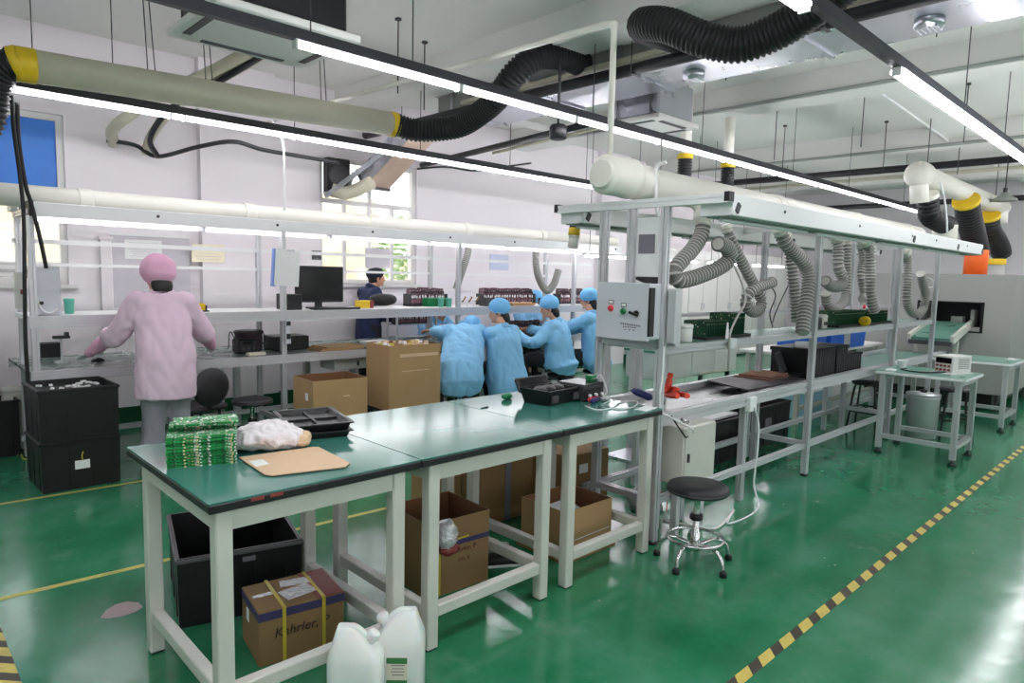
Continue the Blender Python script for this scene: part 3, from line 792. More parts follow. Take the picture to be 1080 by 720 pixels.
# --- carton under third table
k4 = open_carton(.40, .34, .27, (2.88, 2.49, .012), math.radians(-1), 'open brown carton with papers inside under the third table', 'card')
MB().box((.03, -.172, .10), (.30, .002, .004), rot=Matrix.Rotation(-.02, 3, 'Y')).build('clear_tape', 'paper', k4)
MB().box((0, 0, -.006), (.44, .38, .012)).build('base_sheet', 'carddark', k4)
for i, (a, lb) in enumerate(((.3, 'upper'), (-.2, 'lower'))):
    o = MB().box((0, 0, .006), (.26, .18, .012), rot=Matrix.Rotation(.25, 3, 'X')).build('document', 'paper'); tag(o, '%s white document lying inside the open carton' % lb, 'document'); o.location = (2.86 + .03 * i, 2.50, .17 - .05 * i); o.rotation_euler.z = a * .2
k5 = thing('dark_carton', 'shaded closed carton with white sticker beneath the control box frame', 'box', (3.42, 2.95, 0), math.radians(-3))
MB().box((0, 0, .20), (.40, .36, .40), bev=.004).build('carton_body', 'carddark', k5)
MB().box((-.05, -.1815, .30), (.08, .002, .06)).build('sticker', 'paper', k5)
# floor oddments behind the tables
t = thing('bottle', 'grey spray bottle lying on the floor behind the middle table', 'bottle', (2.42, 2.72, 0), math.radians(-38))
MB().lathe([(.001, 0), (.04, .004), (.042, .02), (.042, .22), (.03, .25), (.016, .265)], (-.15, 0, .043), 0, 16, (1, 0, 0)).build('bottle_body', 'papergrey', t)
MB().lathe([(.02, .262), (.02, .30), (.012, .31)], (-.15, 0, .043), 0, 12, (1, 0, 0)).build('cap', 'aluwhite', t)
t = thing('shoe', 'dark slipper left on the floor behind the middle table', 'shoe', (2.43, 2.52, 0), math.radians(-30))
MB().loft([((-.13, 0, .025), (0, .03, 0), (0, 0, .022)), ((-.08, 0, .035), (0, .042, 0), (0, 0, .033)), ((.0, 0, .035), (0, .042, 0), (0, 0, .033)), ((.08, 0, .027), (0, .048, 0), (0, 0, .025)), ((.13, 0, .02), (0, .03, 0), (0, 0, .017))], 0, 14).build('upper', 'shoe', t)
MB().box((0, 0, .006), (.25, .085, .012), bev=.005).build('sole', 'paper', t)
# --- two jugs
def jug(loc, rz, label, lab=False):
    t = thing('plastic_jug', label, 'jug', loc, rz); W, D, H = .19, .13, .255
    r = [((0, 0, .0), W * .46, D * .44), ((0, 0, .012), W * .5, D * .5), ((0, 0, H * .8), W * .5, D * .5), ((-.005, 0, H * .88), W * .46, D * .47), ((-.018, 0, H * 1.08), W * .30, D * .34), ((-.03, 0, H * 1.2), W * .19, D * .22), ((-.04, 0, H * 1.24), W * .12, D * .16)]
    b = MB(); seg = 24; vs = []
    for c, a, d in r:
        for k in range(seg):
            th = 2 * PI * k / seg; cc, ss = math.cos(th), math.sin(th); e = .45
            vs.append(V(c) + V((math.copysign(abs(cc) ** e, cc) * a, math.copysign(abs(ss) ** e, ss) * d, 0)))
    n = len(r); b.add(vs, [(i * seg + k, i * seg + (k + 1) % seg, (i + 1) * seg + (k + 1) % seg, (i + 1) * seg + k) for i in range(n - 1) for k in range(seg)], 0, True)
    b.add(vs[:seg], [list(range(seg - 1, -1, -1))]); b.add(vs[-seg:], [list(range(seg))])
    b.build('jug_body', 'jug', t)
    MB().tube(smooth_path([(-.045, 0, H * 1.20), (-.005, 0, H * 1.23), (.038, 0, H * 1.08), (.058, 0, H * .86)], 6), .011, 0, 10).build('handle', 'jug', t)
    MB().lathe([(.017, 0), (.017, .02)], (.045, 0, H * 1.0), 0, 14, (.5, 0, .9)).build('neck', 'jug', t)
    MB().lathe([(.021, 0), (.023, .003), (.023, .022), (.018, .028)], V((.045, 0, H * 1.0)) + V((.5, 0, .9)).normalized() * .018, 0, 18, (.5, 0, .9)).build('cap', 'jug', t)
    if lab:
        MB().box((-.002, D / 2 + .001, .11), (.075, .0015, .11)).build('label_sheet', 'labelcream', t)
        MB().box((-.002, D / 2 + .002, .153), (.075, .0015, .022)).box((-.002, D / 2 + .002, .07), (.075, .0015, .018)).build('green_strip', 'labelgreen', t)
        b = MB()
        for k in range(4): b.box((-.006, D / 2 + .002, .135 - k * .012), (.05 - .008 * (k % 2), .0012, .003))
        b.build('label_print', 'inkgrey', t)
    return t
jug((1.19, 1.985, 0), math.radians(-43), 'left of the two white plastic jugs standing at the front table, no label visible')
jug((1.372, 1.985, 0), math.radians(137), 'right of the two white plastic jugs, with a green striped label', True)
# ================================================================== LEFT WORKBENCH LINE (along the back wall)
YF, YB, ZS, ZD = 5.97, 6.50, 1.175, .765
LX0, LX1 = .86, 7.9
wl = thing('workbench_line', 'long aluminium framed workbench with shelf and lamps along the back wall', 'workbench', (4.4, 6.2, 0), world=True)
PX = (.90, 2.81, 4.90, 6.90)
for x in PX:
    MB().extr((x, YF, 0.0), (x, YF, 1.90), .045).build('post', 'alu', wl)
    MB().extr((x, YB, 0.0), (x, YB, 1.96), .045).build('post', 'alu', wl)
    MB().extr((x, YF + .025, 1.93), (x, YB + .1, 1.93), .04).build('cross_rail', 'alu', wl)
    MB().extr((x, YF + .025, .14), (x, YB - .025, .14), .04).build('cross_rail', 'alu', wl)
    MB().box((x, YF, .008), (.06, .06, .016)).box((x, YB, .008), (.06, .06, .016)).build('foot_plate', 'black', wl)
dt = MB().span((LX0, 5.95, .735), (LX1, 6.98, .762), bev=.004).build('desk_top', 'deskgrey', wl)
MB().extr((LX0, 5.945, .748), (LX1, 5.945, .748), .04).extr((LX0, 5.945, .708), (LX1, 5.945, .708), .04).build('front_rail', 'alu', wl)
MB().extr((LX0, 6.96, .71), (LX1, 6.96, .71), .04).build('rear_rail', 'alu', wl)
MB().span((LX0, YF - .022, 1.135), (LX1, YB + .02, 1.172)).build('shelf_board', 'aluwhite', wl)
MB().extr((LX0, YF - .035, 1.15), (LX1, YF - .035, 1.15), .05).extr((LX0, YF - .035, 1.105), (LX1, YF - .035, 1.105), .04).build('shelf_rail', 'alu', wl)
tk = MB().span((LX0 + .06, 5.945, 1.895), (LX1, 6.13, 2.0), bev=.004).build('lamp_trunk', 'aluwhite', wl)
MB().box((LX0 + .05, 6.03, 1.95), (.03, .17, .11)).build('end_cap', 'black', tk)
b = MB()
for k in range(7): b.cyl((1.75 + k * 1.0, 5.9445, 1.955), (1.75 + k * 1.0, 5.938, 1.955), .012, seg=10)
b.build('bolt', 'darkgrey', tk)
for k in range(6):
    tb = MB().box((1.52 + 1.19 * k, 6.02, 1.876), (1.14, .035, .026), bev=.008).build('lamp_tube', 'smalltube', wl)
    MB().box((.935 + 1.19 * k, 6.02, 1.878), (.03, .05, .034)).build('tube_holder', 'galv', tb)
MB().span((LX0, YB - .02, 1.955), (LX1, YB + .16, 2.0)).build('rear_trunk', 'aluwhite', wl)
MB().box((LX0 + 3.4, YB + .05, 1.935), (6.6, .035, .026)).build('rear_lamp_tube', 'smalltube', wl)
MB().extr((LX0, YB, 1.73), (LX1, YB, 1.73), .035).extr((LX0, YB, 1.55), (LX1, YB, 1.55), .025).build('hanging_rail', 'aluwhite', wl)
MB().extr((LX0, YB, .16), (LX1, YB, .16), .04).build('floor_rail', 'alu', wl)
for k, x in enumerate((1.35, 2.45, 2.62, 3.35, 3.9, 5.55)):
    MB().box((x, 6.60 - .02 * (k % 2), .36), (.06, .06, .70), bev=.004).build('leg', 'alu', wl)

# exhaust pipe above
t = thing('exhaust_pipe', 'long white plastic exhaust pipe running above the left workbench', 'pipe', (3.4, 6.32, 2.0), world=True)
MB().tube([(-1.2, 6.32, 2.06), (8.2, 6.32, 2.08)], .085, 0, 20).build('pipe_run', 'pvc', t)
b = MB()
for k in range(7): b.lathe([(.092, -.05), (.094, -.04), (.094, .04), (.092, .05)], (.0 + 1.32 * k, 6.32, 2.062 + .003 * k), 0, 20, (1, 0, 0))
b.build('coupling', 'pvc', t)
b = MB()
for x in (.9, 2.81, 4.9, 6.9): b.bar((x, 6.32, 1.95), (x, 6.32, 1.98), .03, .05)
b.build('bracket', 'galv', t)

# black cables down the first post
cable('power_cable', [at(12, 100, 5.86), at(15, 140, 5.86), at(21, 185, 5.86), at(25, 230, 5.86), at(26, 300, 5.86), at(27, 360, 5.86), at(30, 410, 5.86), at(31, 440, 5.86)], .013, 'rubber', 'thick black cable running down the first bench post at the left edge', 10)
cable('power_cable', [at(18, 108, 5.9), at(20, 150, 5.9), at(27, 195, 5.9), at(33, 215, 5.9), at(42, 250, 5.9), at(49, 283, 5.9)], .014, 'rubber', 'black cable slanting down to the grey box on the left bench', 10)
p = at(49, 305, 6.02)
t = thing('junction_box', 'grey metal junction box with a white lead on the left bench shelf', 'junction box', (p.x, 6.05, 1.176))
MB().box((0, 0, .18), (.17, .13, .36), bev=.005).build('casing', 'boxgrey', t)
MB().tube(smooth_path([(-.07, -.067, .14), (-.06, -.075, .08), (-.03, -.075, .03), (.02, -.075, .02), (.06, -.075, .05)], 6), .008, 0, 8).build('lead', 'paper', t)
MB().cyl((-.04, -.066, .09), (-.04, -.072, .09), .014).build('grommet', 'black', t)
t = thing('switch_box', 'small cream switch box with a red button beside the first bench post', 'switch', (.825, 5.955, 1.25))
MB().box((0, 0, .11), (.07, .05, .26), bev=.006).build('casing', 'cream', t)
MB().box((.01, -.027, .1), (.03, .008, .035)).build('button', 'cardred', t)
for i, (x, y) in enumerate(((1.0, 6.2),)):
    pass
def cup(loc, r, h, m_, label, name='cup'):
    t = thing(name, label, name.replace('_', ' '), loc)
    MB().lathe([(r * .82, 0), (r * .9, .004), (r, h * .82), (r * 1.06, h * .84), (r * 1.06, h * .98), (r * .9, h)], (0, 0, 0), 0, 16).build('body', m_, t)
    MB().lathe([(r * 1.09, 0), (r * 1.09, h * .1)], (0, 0, h * .84), 0, 16).build('rim', m_, t)
    return t
p = at(73, 325, 6.15); cup((p.x, 6.15, 1.173), .035, .12, 'tealcup', 'teal plastic cup standing on the shelf at the far left')
t = thing('tape_dispenser', 'small yellow and black tape roll holder on the shelf right of the pink worker', 'tape', (at(213, 322, 6.1).x, 6.1, 1.1725))
MB().lathe([(.018, -.012), (.035, -.012), (.035, .012), (.018, .012)], (0, 0, .04), 0, 16, (0, 1, 0)).build('roll', 'yellow', t)
MB().box((0, 0, .006), (.11, .05, .012), bev=.003).box((.03, 0, .03), (.012, .04, .05)).build('stand', 'black', t)

# things on the left desk
def on_desk(px, py): return atz(px, py, .7625)
p = on_desk(53, 376); t = thing('black_box', 'small square black box standing on the left desk', 'box', (p.x, p.y, .7625))
MB().tray((0, 0, 0), (.15, .12, .12), .008).build('box_body', 'black', t)
MB().box((0, 0, .112), (.134, .104, .006)).build('contents', 'darkgrey', t)
def holder_stand(px, label):
    p = at(px, 372, 6.4); t = thing('tool_stand', label, 'stand', (p.x, 6.4, .7625))
    MB().lathe([(.05, 0), (.05, .012), (.008, .016), (.006, .20)], (0, 0, 0), 0, 14).build('stand_pole', 'aluwhite', t)
    MB().box((0, -.01, .21), (.12, .04, .025), bev=.006).box((.035, -.02, .235), (.03, .03, .03)).build('clamp', 'darkgrey', t)
holder_stand(65, 'white stand with a grey clamp on the left desk beside the black box')
def iron(p, label, c='darkgrey'):
    t = thing('soldering_iron', label, 'soldering iron', p)
    MB().lathe([(.05, 0), (.05, .01), (.045, .02), (.02, .03)], (0, 0, 0), 0, 14).build('base', 'black', t)
    b = MB()
    for k in range(14): b.lathe([(.022, 0), (.026, .002), (.022, .004)], V((0, 0, .04)) + V((.25, 0, .97)) * (k * .009), 0, 10, (.25, 0, .97))
    b.build('spring_holder', 'galv', t)
    MB().lathe([(.008, 0), (.014, .02), (.013, .10), (.016, .14), (.008, .16)], (.03, 0, .12), 0, 10, (.25, 0, .97)).build('handle', c, t)
iron((at(103, 372, 6.35).x, 6.35, .7625), 'soldering iron in its holder left of the pink worker')
for k in range(9):
    q = on_desk(128 + 3 * k + R_.uniform(-2, 2), 373 + R_.uniform(-2, 3))
    o = MB().box((0, 0, .008), (.03, .012, .016), bev=.003).box((0, .009, .006), (.012, .012, .01)).build('connector', 'paper'); o.location = (q.x, q.y, .7625); o.rotation_euler.z = R_.uniform(0, 3)
    tag(o, 'tiny white connector loose on the desk at the pink worker\'s left side', 'connector', 'loose white connectors on the left desk')
t = thing('soldering_station', 'black soldering station with loose wires on the left desk right of the pink worker', 'soldering station', (at(258, 362, 6.3).x, 6.3, .7625))
MB().box((0, 0, .07), (.18, .16, .13), bev=.012).build('casing', 'black', t)
b = MB()
for k in range(3): b.cyl((-.05 + .05 * k, -.081, .05), (-.05 + .05 * k, -.095, .05), .013, seg=12)
b.build('knob', 'darkgrey', t)
MB().tube(smooth_path([(.08, 0, .12), (.15, -.03, .20), (.2, 0, .12), (.16, .04, .05)], 8), .005, 0, 8).tube(smooth_path([(-.08, 0, .1), (-.13, -.02, .2), (-.15, -.02, .18), (-.15, 0, .05)], 8), .005, 0, 8).build('lead', 'black', t)
MB().box((0, -.083, .1), (.1, .004, .035)).build('display', 'screen', t)
q = on_desk(263, 373); o = MB().box((0, 0, .015), (.16, .07, .03), bev=.006).build('tissue_pack', 'labelcream'); tag(o, 'flat cream packet on the left desk below the hanging clipboard', 'packet'); o.location = (q.x, 6.06, .7625)
# flattened cardboard on the desk
for k, (dz, rz, lb) in enumerate(((0, .04, 'lower'), (.013, -.03, 'middle'), (.026, .08, 'upper'))):
    o = MB().box((0, 0, .006), (.50 - .03 * k, .30, .012)).box((.2, 0, .0125), (.04, .28, .002)).build('cardboard_sheet', 'card'); tag(o, '%s of the flattened cartons piled on the left workbench' % lb, 'cardboard', None)
    o.location = (3.45 + .02 * k, 6.17, .7625 + dz); o.rotation_euler.z = rz
t = thing('tablet_frame', 'small white framed tray lying on the desk behind the flattened cartons', 'tray', (4.15, 6.5, .7625), .1)
MB().tray((0, 0, 0), (.3, .2, .02), .02).build('tray_body', 'paper', t); MB().box((0, 0, .012), (.24, .14, .006)).build('pad', 'inkgrey', t)
t = thing('drawer_unit', 'white drawer box hung under the left desk', 'drawer', (3.62, 6.25, .55))
MB().box((0, 0, .075), (.42, .3, .15), bev=.004).build('drawer_body', 'cabinet', t)
MB().box((0, -.153, .075), (.40, .008, .13)).build('drawer_front', 'cabinet', t)
MB().box((.05, -.165, .06), (.02, .016, .05)).build('handle', 'darkgrey', t)
b = MB().box((0, 0, .07), (.35, .3, .14), bev=.01)
for k in range(5): b.box((-.12 + .06 * k, -.152, .07), (.03, .006, .09))
o = b.build('computer_unit', 'black'); tag(o, 'black computer unit standing on the desk under the shelf behind the post', 'computer'); o.location = (3.05, 6.42, .7625)
o = b.build('dark_drum', 'darkgrey'); bpy.data.objects.remove(o)
t = thing('cable_reel', 'dark purple round container on the desk left of the second post', 'container', (2.66, 6.4, .7625))
MB().lathe([(.11, 0), (.125, .01), (.125, .17), (.135, .18), (.135, .20), (.12, .2)], (0, 0, 0), 0, 20).build('drum_body', 'pad', t); MB().lathe([(.118, .198), (.118, .206)], (0, 0, 0), 0, 20).build('lid', 'black', t)
t = thing('power_socket', 'grey multi socket with black plugs fixed on the second bench post', 'socket', (2.83, 5.93, .90))
MB().box((0, 0, .09), (.055, .035, .24), bev=.004).build('casing', 'boxgrey', t)
MB().box((0, -.022, .16), (.035, .02, .04)).box((0, -.022, .04), (.035, .02, .05)).build('plug', 'black', t)

# monitor, black box and clutter on the shelf
t = thing('monitor', 'flat black monitor on the shelf right of the hanging clipboard', 'monitor', (3.31, 6.22, 1.1725), math.radians(-4))
MB().box((0, 0, .245), (.50, .045, .36), bev=.008).build('housing', 'black', t)
MB().box((0, -.0235, .25), (.475, .003, .325)).build('screen', 'screen', t)
MB().box((0, .03, .06), (.07, .03, .12)).box((0, .01, .008), (.22, .16, .016), bev=.005).build('stand', 'black', t)
o = MB().box((0, 0, .075), (.16, .22, .15), bev=.006).box((0, -.112, .1), (.12, .004, .05)).build('speaker_box', 'black'); tag(o, 'black box standing left of the monitor behind the clipboard', 'box'); o.location = (2.97, 6.18, 1.1725)
o = MB().box((0, 0, .01), (.40, .13, .02), bev=.004).box((0, 0, .021), (.38, .11, .004)).build('keyboard', 'black'); tag(o, 'black keyboard lying in front of the monitor', 'keyboard'); o.location = (3.34, 6.04, 1.1725)
o = MB().box((0, 0, .012), (.11, .06, .022), bev=.008).build('computer_mouse', 'black'); tag(o, 'black mouse beside the keyboard on the shelf', 'mouse'); o.location = (3.60, 6.03, 1.1725)
t = thing('tissue_box', 'yellow and brown small carton on the shelf right of the monitor', 'carton', (3.80, 6.18, 1.1725), .1)
MB().box((0, 0, .04), (.17, .10, .08), bev=.003).build('carton_body', 'yellow', t); MB().box((.06, -.052, .04), (.05, .003, .08)).build('panel_print', 'cardred', t)
for k in range(6):
    o = MB().box((0, 0, .002), (.16, .11, .004)).build('paper_sheet', 'paper'); o.location = (3.78 + .16 * k, 6.02 + .02 * (k % 2), 1.1726 + .0002 * k); o.rotation_euler.z = R_.uniform(-.2, .2)
    tag(o, 'loose white sheet lying along the shelf edge in front of the dark blue worker', 'paper', 'loose sheets on the shelf')
b = MB().ell((0, 0, .065), (.17, .11, .07), 0, nu=20, nv=10)
for v in b.v: v += V((noise.noise(v * 9), noise.noise(v * 9 + V((5, 0, 0))), max(-v.z, noise.noise(v * 9 + V((0, 5, 0)))))) * .03
o = b.build('black_bag', 'rubber'); tag(o, 'black cloth bundle on the shelf in front of the dark blue worker', 'bag'); o.location = (4.10, 6.28, 1.185)
# clipboard
t = thing('clipboard', 'white clipboard with blue folder hanging from the second bench post', 'clipboard', (2.80, 5.905, 1.40), math.radians(-4))
MB().box((.02, 0, .17), (.23, .008, .33), rot=Matrix.Rotation(.06, 3, 'Y')).build('paper_pad', 'paper', t)
MB().box((-.095, .022, .17), (.03, .05, .34), rot=Matrix.Rotation(.06, 3, 'Y')).build('blue_folder', 'paperblue', t)
MB().box((.05, -.008, .33), (.07, .012, .016)).build('clip', 'galv', t)

# racks of assembled boards on the shelf and behind it
def comp_board():
    b = MB().box((0, 0, .065), (.006, .11, .13))
    rr = random.Random(8)
    for j in range(4):
        for k in range(4):
            y, z = -.042 + .028 * j, .02 + .03 * k
            h = rr.uniform(.008, .016)
            b.cyl((.003, y, z), (.003 + h, y, z), rr.uniform(.006, .010), 1 + rr.randrange(3), 8)
    for j in range(3): b.box((0, -.058, .03 + .035 * j), (.012, .012, .02), 1 + j)
    return b.build('board_assembly', ['parts', 'capacitor', 'paper', 'pad'])
cbo = comp_board(); usedc = [0]
def board_rack(x0, x1, y, z, lab, n, glab, rows=1, hs=None):
    t = thing('board_rack', lab, 'rack', ((x0 + x1) / 2, y, z)); L = x1 - x0
    MB().tray((0, 0, 0), (L + .04, .15, .02), .008).build('rack_tray', 'darkgrey', t)
    MB().box((-L / 2 - .015, 0, .07), (.01, .14, .14)).box((L / 2 + .015, 0, .07), (.01, .14, .14)).build('end_plate', 'darkgrey', t)
    for r in range(rows):
        for k in range(n):
            o = cbo if usedc[0] == 0 else cbo.copy()
            if usedc[0]: COL.objects.link(o)
            usedc[0] = 1
            o.location = (x0 + L * (k + .5) / n, y + R_.uniform(-.012, .012), z + .0085); o.rotation_euler.y = R_.uniform(-.09, .09); o.scale.z = (hs or 1.55) * R_.uniform(.93, 1.04)
            tag(o, glab, 'circuit board', glab)
board_rack(4.52, 5.02, 6.41, 1.1728, 'left rack of upright component boards on the shelf behind the second worker', 17, 'upright board in the left shelf rack', 1)
board_rack(5.62, 6.52, 6.40, 1.1728, 'long rack of upright component boards on the shelf above the blue workers', 26, 'upright board in the long shelf rack')
board_rack(6.95, 7.6, 6.30, 1.1728, 'rack of component boards on the shelf nearest the control box', 18, 'upright board in the shelf rack near the control box')
board_rack(4.60, 5.06, 6.76, .9387, 'tray of component boards on the upper level of the desk rack', 14, 'upright board in the desk rack under the shelf', 1, 1.0)
board_rack(5.95, 6.5, 6.25, .763, 'rack of component boards on the desk between two blue workers', 15, 'upright board in the rack between the blue workers', 1, 1.5)
# table behind the shelf for the second row
t = thing('desk_rack', 'grey metal two level rack on the desk under the shelf, boards in it', 'rack', (4.83, 6.76, .7625))
for x in (-.29, .29):
    for y in (-.10, .10): MB().box((x, y, .17), (.02, .02, .34)).build('leg', 'alu', t)
for z in (.02, .17, .335): MB().box((0, 0, z), (.56, .18, .012)).build('shelf_board', 'galv', t)
p = at(465, 315, 6.12); cup((p.x, 6.12, 1.1725), .035, .10, 'tealcup', 'left pale green cup on the shelf beside the third post')
p = at(473.5, 315, 6.12); cup((p.x, 6.12, 1.1725), .035, .10, 'tealcup', 'right pale green cup on the shelf beside the third post')
o = MB().box((0, 0, .05), (.30, .12, .10), bev=.01).box((.05, -.062, .05), (.1, .006, .05)).build('parts_bin', 'greenplastic'); tag(o, 'dark green parts box on the shelf behind the pale green cups', 'box'); o.location = (4.80, 6.26, 1.1725)
t = thing('parts_bin', 'grey slotted metal bin on the shelf above the second blue cap', 'bin', (5.52, 6.12, 1.1725)); MB().tray((0, 0, 0), (.22, .13, .09), .006).build('bin_body', 'darkgrey', t); MB().box((0, 0, .04), (.2, .11, .02)).build('contents', 'parts', t)
t = thing('wicker_tray', 'flat tan tray of parts on the shelf above the third blue cap', 'tray', (6.02, 6.10, 1.1725)); MB().tray((0, 0, 0), (.42, .17, .035), .01, flare=.02).build('tray_body', 'card', t)
b = MB()
for k in range(30): b.ell((R_.uniform(-.18, .18), R_.uniform(-.06, .06), .035), (.018, .012, .012), nu=6, nv=4)
b.build('loose_parts', 'cardboardlight', t)['kind'] = 'stuff'
t = thing('parts_bin', 'black open bin on the shelf near the grey hanging hose', 'bin', (6.55, 6.12, 1.1725)); MB().tray((0, 0, 0), (.2, .14, .09), .006).build('bin_body', 'black', t); MB().box((0, 0, .07), (.18, .12, .02)).build('contents', 'greenplastic', t)
for k, (px, lb) in enumerate(((488, 'first'), (495, 'second'), (502, 'third'))):
    p = at(px, 318, 6.05); o = MB().cyl((0, 0, 0), (.06, 0, .11), .008, 0, 8).cyl((.03, 0, .05), (.08, 0, .11), .012, 1, 8).build('probe', ['paper', 'cardin']); tag(o, '%s white and brown probe leaning on the shelf right of the third post' % lb, 'probe'); o.location = (p.x, 6.05, 1.174)
# hanging grey hoses of the left line
def hose_thing(name, pts, r, label, cat='hose', m_='hose', group=None, pitch=.022, amp=.12, cuffs=None):
    t = thing(name, label, cat, tuple(pts[-1]), world=True, group=group)
    MB().hose(pts, r, 0, 14, pitch, amp).build('hose_body', [m_, 'flexshade' if m_ == 'flexblack' else 'hoseshade'], t)
    d = (V(pts[0]) - V(pts[1])).normalized()
    MB().lathe([(r * 1.03, -.03), (r * 1.12, -.025), (r * 1.12, .02), (r * 1.03, .025)], V(pts[0]), 0, 14, d).build('cuff', cuffs or 'pvc', t)
    return t
Yh = 6.2
hose_thing('exhaust_hose', [at(495, 256, Yh), at(493, 268, Yh), at(489, 281, Yh), at(485, 293, Yh), at(481, 305, Yh)], .04, 'grey ribbed hose hanging beside the third post of the left bench')
hose_thing('exhaust_hose', [at(566, 256, Yh), at(565, 275, Yh), at(568, 292, Yh), at(576, 306, Yh), at(584, 300, Yh), at(589, 285, Yh)], .045, 'looped grey ribbed hose hanging above the third blue cap')

# notices on the back wall and rail
def notice(px0, py0, px1, py1, m_, label, y=7.488, pr=None):
    a, b_ = at(px0, py0, y), at(px1, py1, y); w, h = abs(b_.x - a.x), abs(a.z - b_.z); c = (a + b_) / 2
    t = thing('notice_sign', label, 'notice', (c.x, y, c.z - h / 2))
    MB().box((0, 0, h / 2), (w, .006, h)).build('sheet', m_, t)
    if pr:
        b = MB()
        for k in range(pr): b.box((0, -.0036, h * (.84 - .68 * k / max(1, pr - 1))), (w * (.8 - .12 * (k % 3)), .001, h * .02))
        b.build('print_lines', 'papergrey', t)
notice(131, 252, 171, 274, 'paper', 'white printed sheet on the back wall left of the pink cap', 7.45, pr=7)
notice(202, 257, 237, 277, 'paperyellow', 'pale yellow sheet on the back wall right of the pink cap', 7.385, pr=5)
t = thing('notice_board', 'large pale grey board on the back wall behind the pink cap', 'board', (2.13, 7.47, 1.13)); MB().box((0, 0, .37), (.72, .02, .72)).build('board_panel', 'papergrey', t); MB().box((0, -.012, .73), (.74, .01, .02)).box((0, -.012, .0), (.74, .01, .02)).build('edge_strip', 'aluwhite', t)
notice(329, 264, 339, 274, 'darkgrey', 'small dark picture sheet on the back wall above the monitor', 7.488, pr=3)
notice(517, 268, 536, 285, 'palebluesheet', 'pale blue sheet on the back wall above the long rack')
notice(385, 261, 411, 283, 'papergrey', 'pale grey sheet hanging on the middle window behind the dark blue worker', 7.44)
t = thing('wall_conduit', 'white vertical conduit on the back wall left of the pink worker', 'conduit', (1.72, 7.47, .2)); MB().box((0, 0, .8), (.10, .05, 1.65), bev=.005).build('duct_cover', 'wall', t); MB().box((0, -.027, 1.62), (.12, .03, .03)).build('end_cap', 'wall', t)
t = thing('wall_fan', 'black extractor fan set in the top left of the middle window', 'fan', (4.18, 7.42, 2.46))
MB().box((0, 0, .215), (.30, .12, .43), bev=.01).build('housing', 'black', t)
MB().lathe([(.12, 0), (.14, .004), (.14, .02), (.12, .024)], (0, -.06, .22), 0, 20, (0, -1, 0)).build('ring', 'darkgrey', t)
b = MB()
for k in range(5): b.box((.06 * math.cos(k * 1.257), -.066, .22 + .06 * math.sin(k * 1.257)), (.09, .006, .035), rot=Matrix.Rotation(-k * 1.257, 3, 'Y'))
b.build('blade', 'galv', t)

# ================================================================== LEFT FLOOR THINGS
ca = crate(.48, .50, .35, 'lower black crate with white tag in the stack before the left bench', (1.045, 5.62, 0), .02, rim='black')
MB().box((.0, -.252, .17), (.09, .004, .06)).build('tag_card', 'paper', ca); MB().tube([(.0, -.256, .2), (-.003, -.258, .235), (.005, -.256, .26)], .004, 0, 6).build('tag_string', 'strap', ca)
cb2 = crate(.48, .50, .36, 'upper black crate of parts stacked before the left bench', (1.045, 5.62, .3505), .02, rim='black')
b = MB()
for k in range(26): b.box((R_.uniform(-.18, .18), R_.uniform(-.2, .2), .325 + R_.uniform(0, .012)), (.035, .02, .012), rz=R_.uniform(0, 3))
b.build('white_parts', 'paper', cb2)['kind'] = 'stuff'
MB().box((0, 0, .305), (.42, .44, .03)).build('inner_tray', 'rubber', cb2)
crate(.42, .30, .46, 'black bin standing on the floor at the left edge', (.66, 6.76, 0), 0, rim='black')
t = thing('office_printer', 'black printer like machine at the left edge above the black bin', 'printer', (.56, 7.20, .5))
MB().box((0, 0, .18), (.40, .40, .36), bev=.05, seg=2).build('housing', 'black', t)
MB().box((.02, -.05, .40), (.34, .26, .10), rot=Matrix.Rotation(-.3, 3, 'X'), bev=.03, seg=2).build('lid', 'darkgrey', t)
MB().box((.03, -.205, .3), (.28, .02, .05)).build('paper_slot', 'rubber', t)
MB().span((-.18, -.18, -.5), (.18, .18, 0)).build('cabinet_base', 'darkgrey', t)
t = thing('waste_bin', 'cream plastic bin between the black printer and the crate stack', 'bin', (.86, 6.9, .0))
MB().box((0, 0, .25), (.14, .22, .5), bev=.02, seg=2).build('bin_body', 'cream', t); MB().box((0, 0, .505), (.15, .23, .03), bev=.01).build('lid', 'cream', t)
cable('floor_strap', [atz(18, 480, .004), atz(22, 479, .004), atz(24, 483, .004), atz(28, 484, .004), atz(37, 482, .004)], .007, 'tapeP', 'short yellow strap lying on the floor beside the crate stack')
o = MB().box((0, 0, .002), (.2, .1, .004)).box((.05, .03, .004), (.1, .06, .003), rz=.4).build('paper_scrap', 'paper'); tag(o, 'torn white paper scrap on the floor at the left edge', 'paper'); o.location = (.47, 5.36, .002)
o = MB().box((0, 0, .002), (.07, .03, .004), rz=.4).box((.02, .015, .004), (.03, .03, .003)).build('paper_scrap', 'tapeP'); tag(o, 'small yellowish scrap on the floor right of the crate stack', 'paper'); o.location = (1.42, 5.29, .002)

